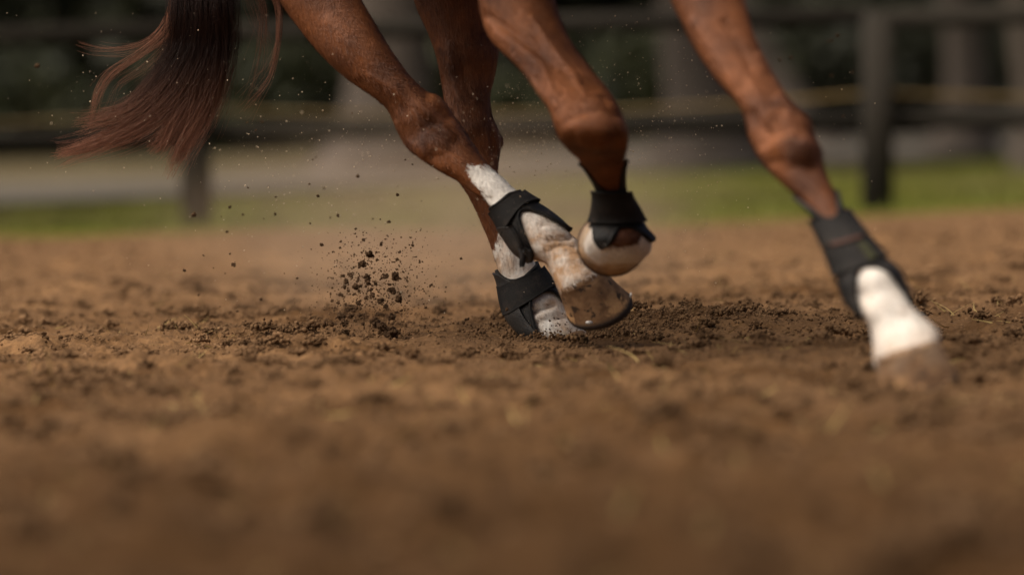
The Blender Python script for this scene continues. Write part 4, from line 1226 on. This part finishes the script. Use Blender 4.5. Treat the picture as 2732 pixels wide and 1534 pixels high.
# uncountable finer grains
k = 2200
gxp = np.concatenate([rng.normal(985, 70, k), rng.normal(1060, 75, k // 2)]); gyp = np.concatenate([rng.normal(800, 85, k), rng.normal(790, 90, k // 2)])
kk = (gyp < 925) & (gyp > 610); gxp, gyp = gxp[kk], gyp[kk]
pos = np.array([P(a, b, 9.15 + rng.normal(0, .10)) for a, b in zip(gxp, gyp)])
sz = (0.35 + 1.3 * rng.uniform(size=len(pos)) ** 3) / 1000
# soil thrown about the planted hoof
k = 900
a_ = rng.normal(1600, 130, k); b_ = 905 - np.abs(rng.normal(0, 34, k)) * np.exp(-((a_ - 1560) / 200) ** 2)
pos2 = np.array([P(a, b, 9.1 + rng.normal(0, .08)) for a, b in zip(a_, b_)])
sz2 = (0.4 + 1.8 * rng.uniform(size=k) ** 3) / 1000
scatter_blobs('soil_spray', np.concatenate([pos, pos2]), np.concatenate([sz, sz2]), M_clod, label='fine dark soil grains thrown up around the hind hooves', cat='soil', kind='stuff')
# pale dust specks
M_dust = simple('dust_speck', (0.40, 0.31, 0.21), (0.58, 0.47, 0.34), 30, .9)
k = 5200
cxs = [(1000, 480, 230, 130, 1500), (1400, 330, 60, 120, 700), (1330, 440, 150, 120, 700), (1700, 270, 130, 130, 700), (1500, 560, 400, 150, 700), (2150, 260, 120, 110, 60), (500, 350, 350, 200, 420), (1750, 450, 150, 130, 400)]
pp_ = []
for cx, cy, sx, sy, n_ in cxs:
    q = np.stack([rng.normal(cx, sx, n_), rng.normal(cy, sy, n_)], -1)
    pp_.append(q[(q[:, 1] < 880) & (q[:, 1] > -40)])
pp_ = np.concatenate(pp_)
dep = 9.15 + rng.normal(0, .38, len(pp_))
pos = np.array([P(a, b, d) for (a, b), d in zip(pp_, dep)])
sz = (0.28 + 1.15 * rng.uniform(size=len(pos)) ** 5) / 1000
scatter_blobs('dust_specks', pos, sz, M_dust, label='pale dust specks hanging in the air around the legs', cat='dust', kind='stuff')

# thin cloud of dust hanging behind the hind legs
m = bpy.data.materials.new('dust_air'); m.use_nodes = True; nt = m.node_tree
nt.nodes.remove(nt.nodes['Principled BSDF'])
pv = N(nt, 'ShaderNodeVolumePrincipled')
pv.inputs['Color'].default_value = (0.95, 0.70, 0.48, 1)
pv.inputs['Anisotropy'].default_value = 0.35
tc = N(nt, 'ShaderNodeTexCoord')
ln = N(nt, 'ShaderNodeVectorMath', operation='LENGTH'); nt.links.new(tc.outputs['Object'], ln.inputs[0])
r = N(nt, 'ShaderNodeMapRange'); r.interpolation_type = 'SMOOTHSTEP'
r.inputs[1].default_value = 1.0; r.inputs[2].default_value = 0.1; r.inputs[3].default_value = 0.0; r.inputs[4].default_value = 1.0
nt.links.new(ln.outputs['Value'], r.inputs[0])
mp = N(nt, 'ShaderNodeMapping'); mp.inputs['Scale'].default_value = (1.3, 1.3, .6); nt.links.new(tc.outputs['Object'], mp.inputs[0])
nz = N(nt, 'ShaderNodeTexNoise', Scale=2.2, Detail=3.0); nt.links.new(mp.outputs[0], nz.inputs['Vector'])
nr = N(nt, 'ShaderNodeMapRange'); nr.inputs[1].default_value = .35; nr.inputs[2].default_value = .65; nr.inputs[3].default_value = .35; nr.inputs[4].default_value = 1.3
nt.links.new(nz.outputs[0], nr.inputs[0])
mu = N(nt, 'ShaderNodeMath', operation='MULTIPLY'); nt.links.new(r.outputs[0], mu.inputs[0]); nt.links.new(nr.outputs[0], mu.inputs[1])
mu2 = N(nt, 'ShaderNodeMath', operation='MULTIPLY'); mu2.inputs[1].default_value = 0.55; nt.links.new(mu.outputs[0], mu2.inputs[0])
nt.links.new(mu2.outputs[0], pv.inputs['Density'])
nt.links.new(pv.outputs[0], nt.nodes['Material Output'].inputs['Volume'])
dust = mesh_np('dust_cloud', I2[0], I2[1], m)
dust.location = P(1180, 600, 10.6)
dust.scale = (0.75, 1.3, 0.26)
tag(dust, 'thin tan dust hanging in the air behind the hind legs', 'dust', kind='stuff')
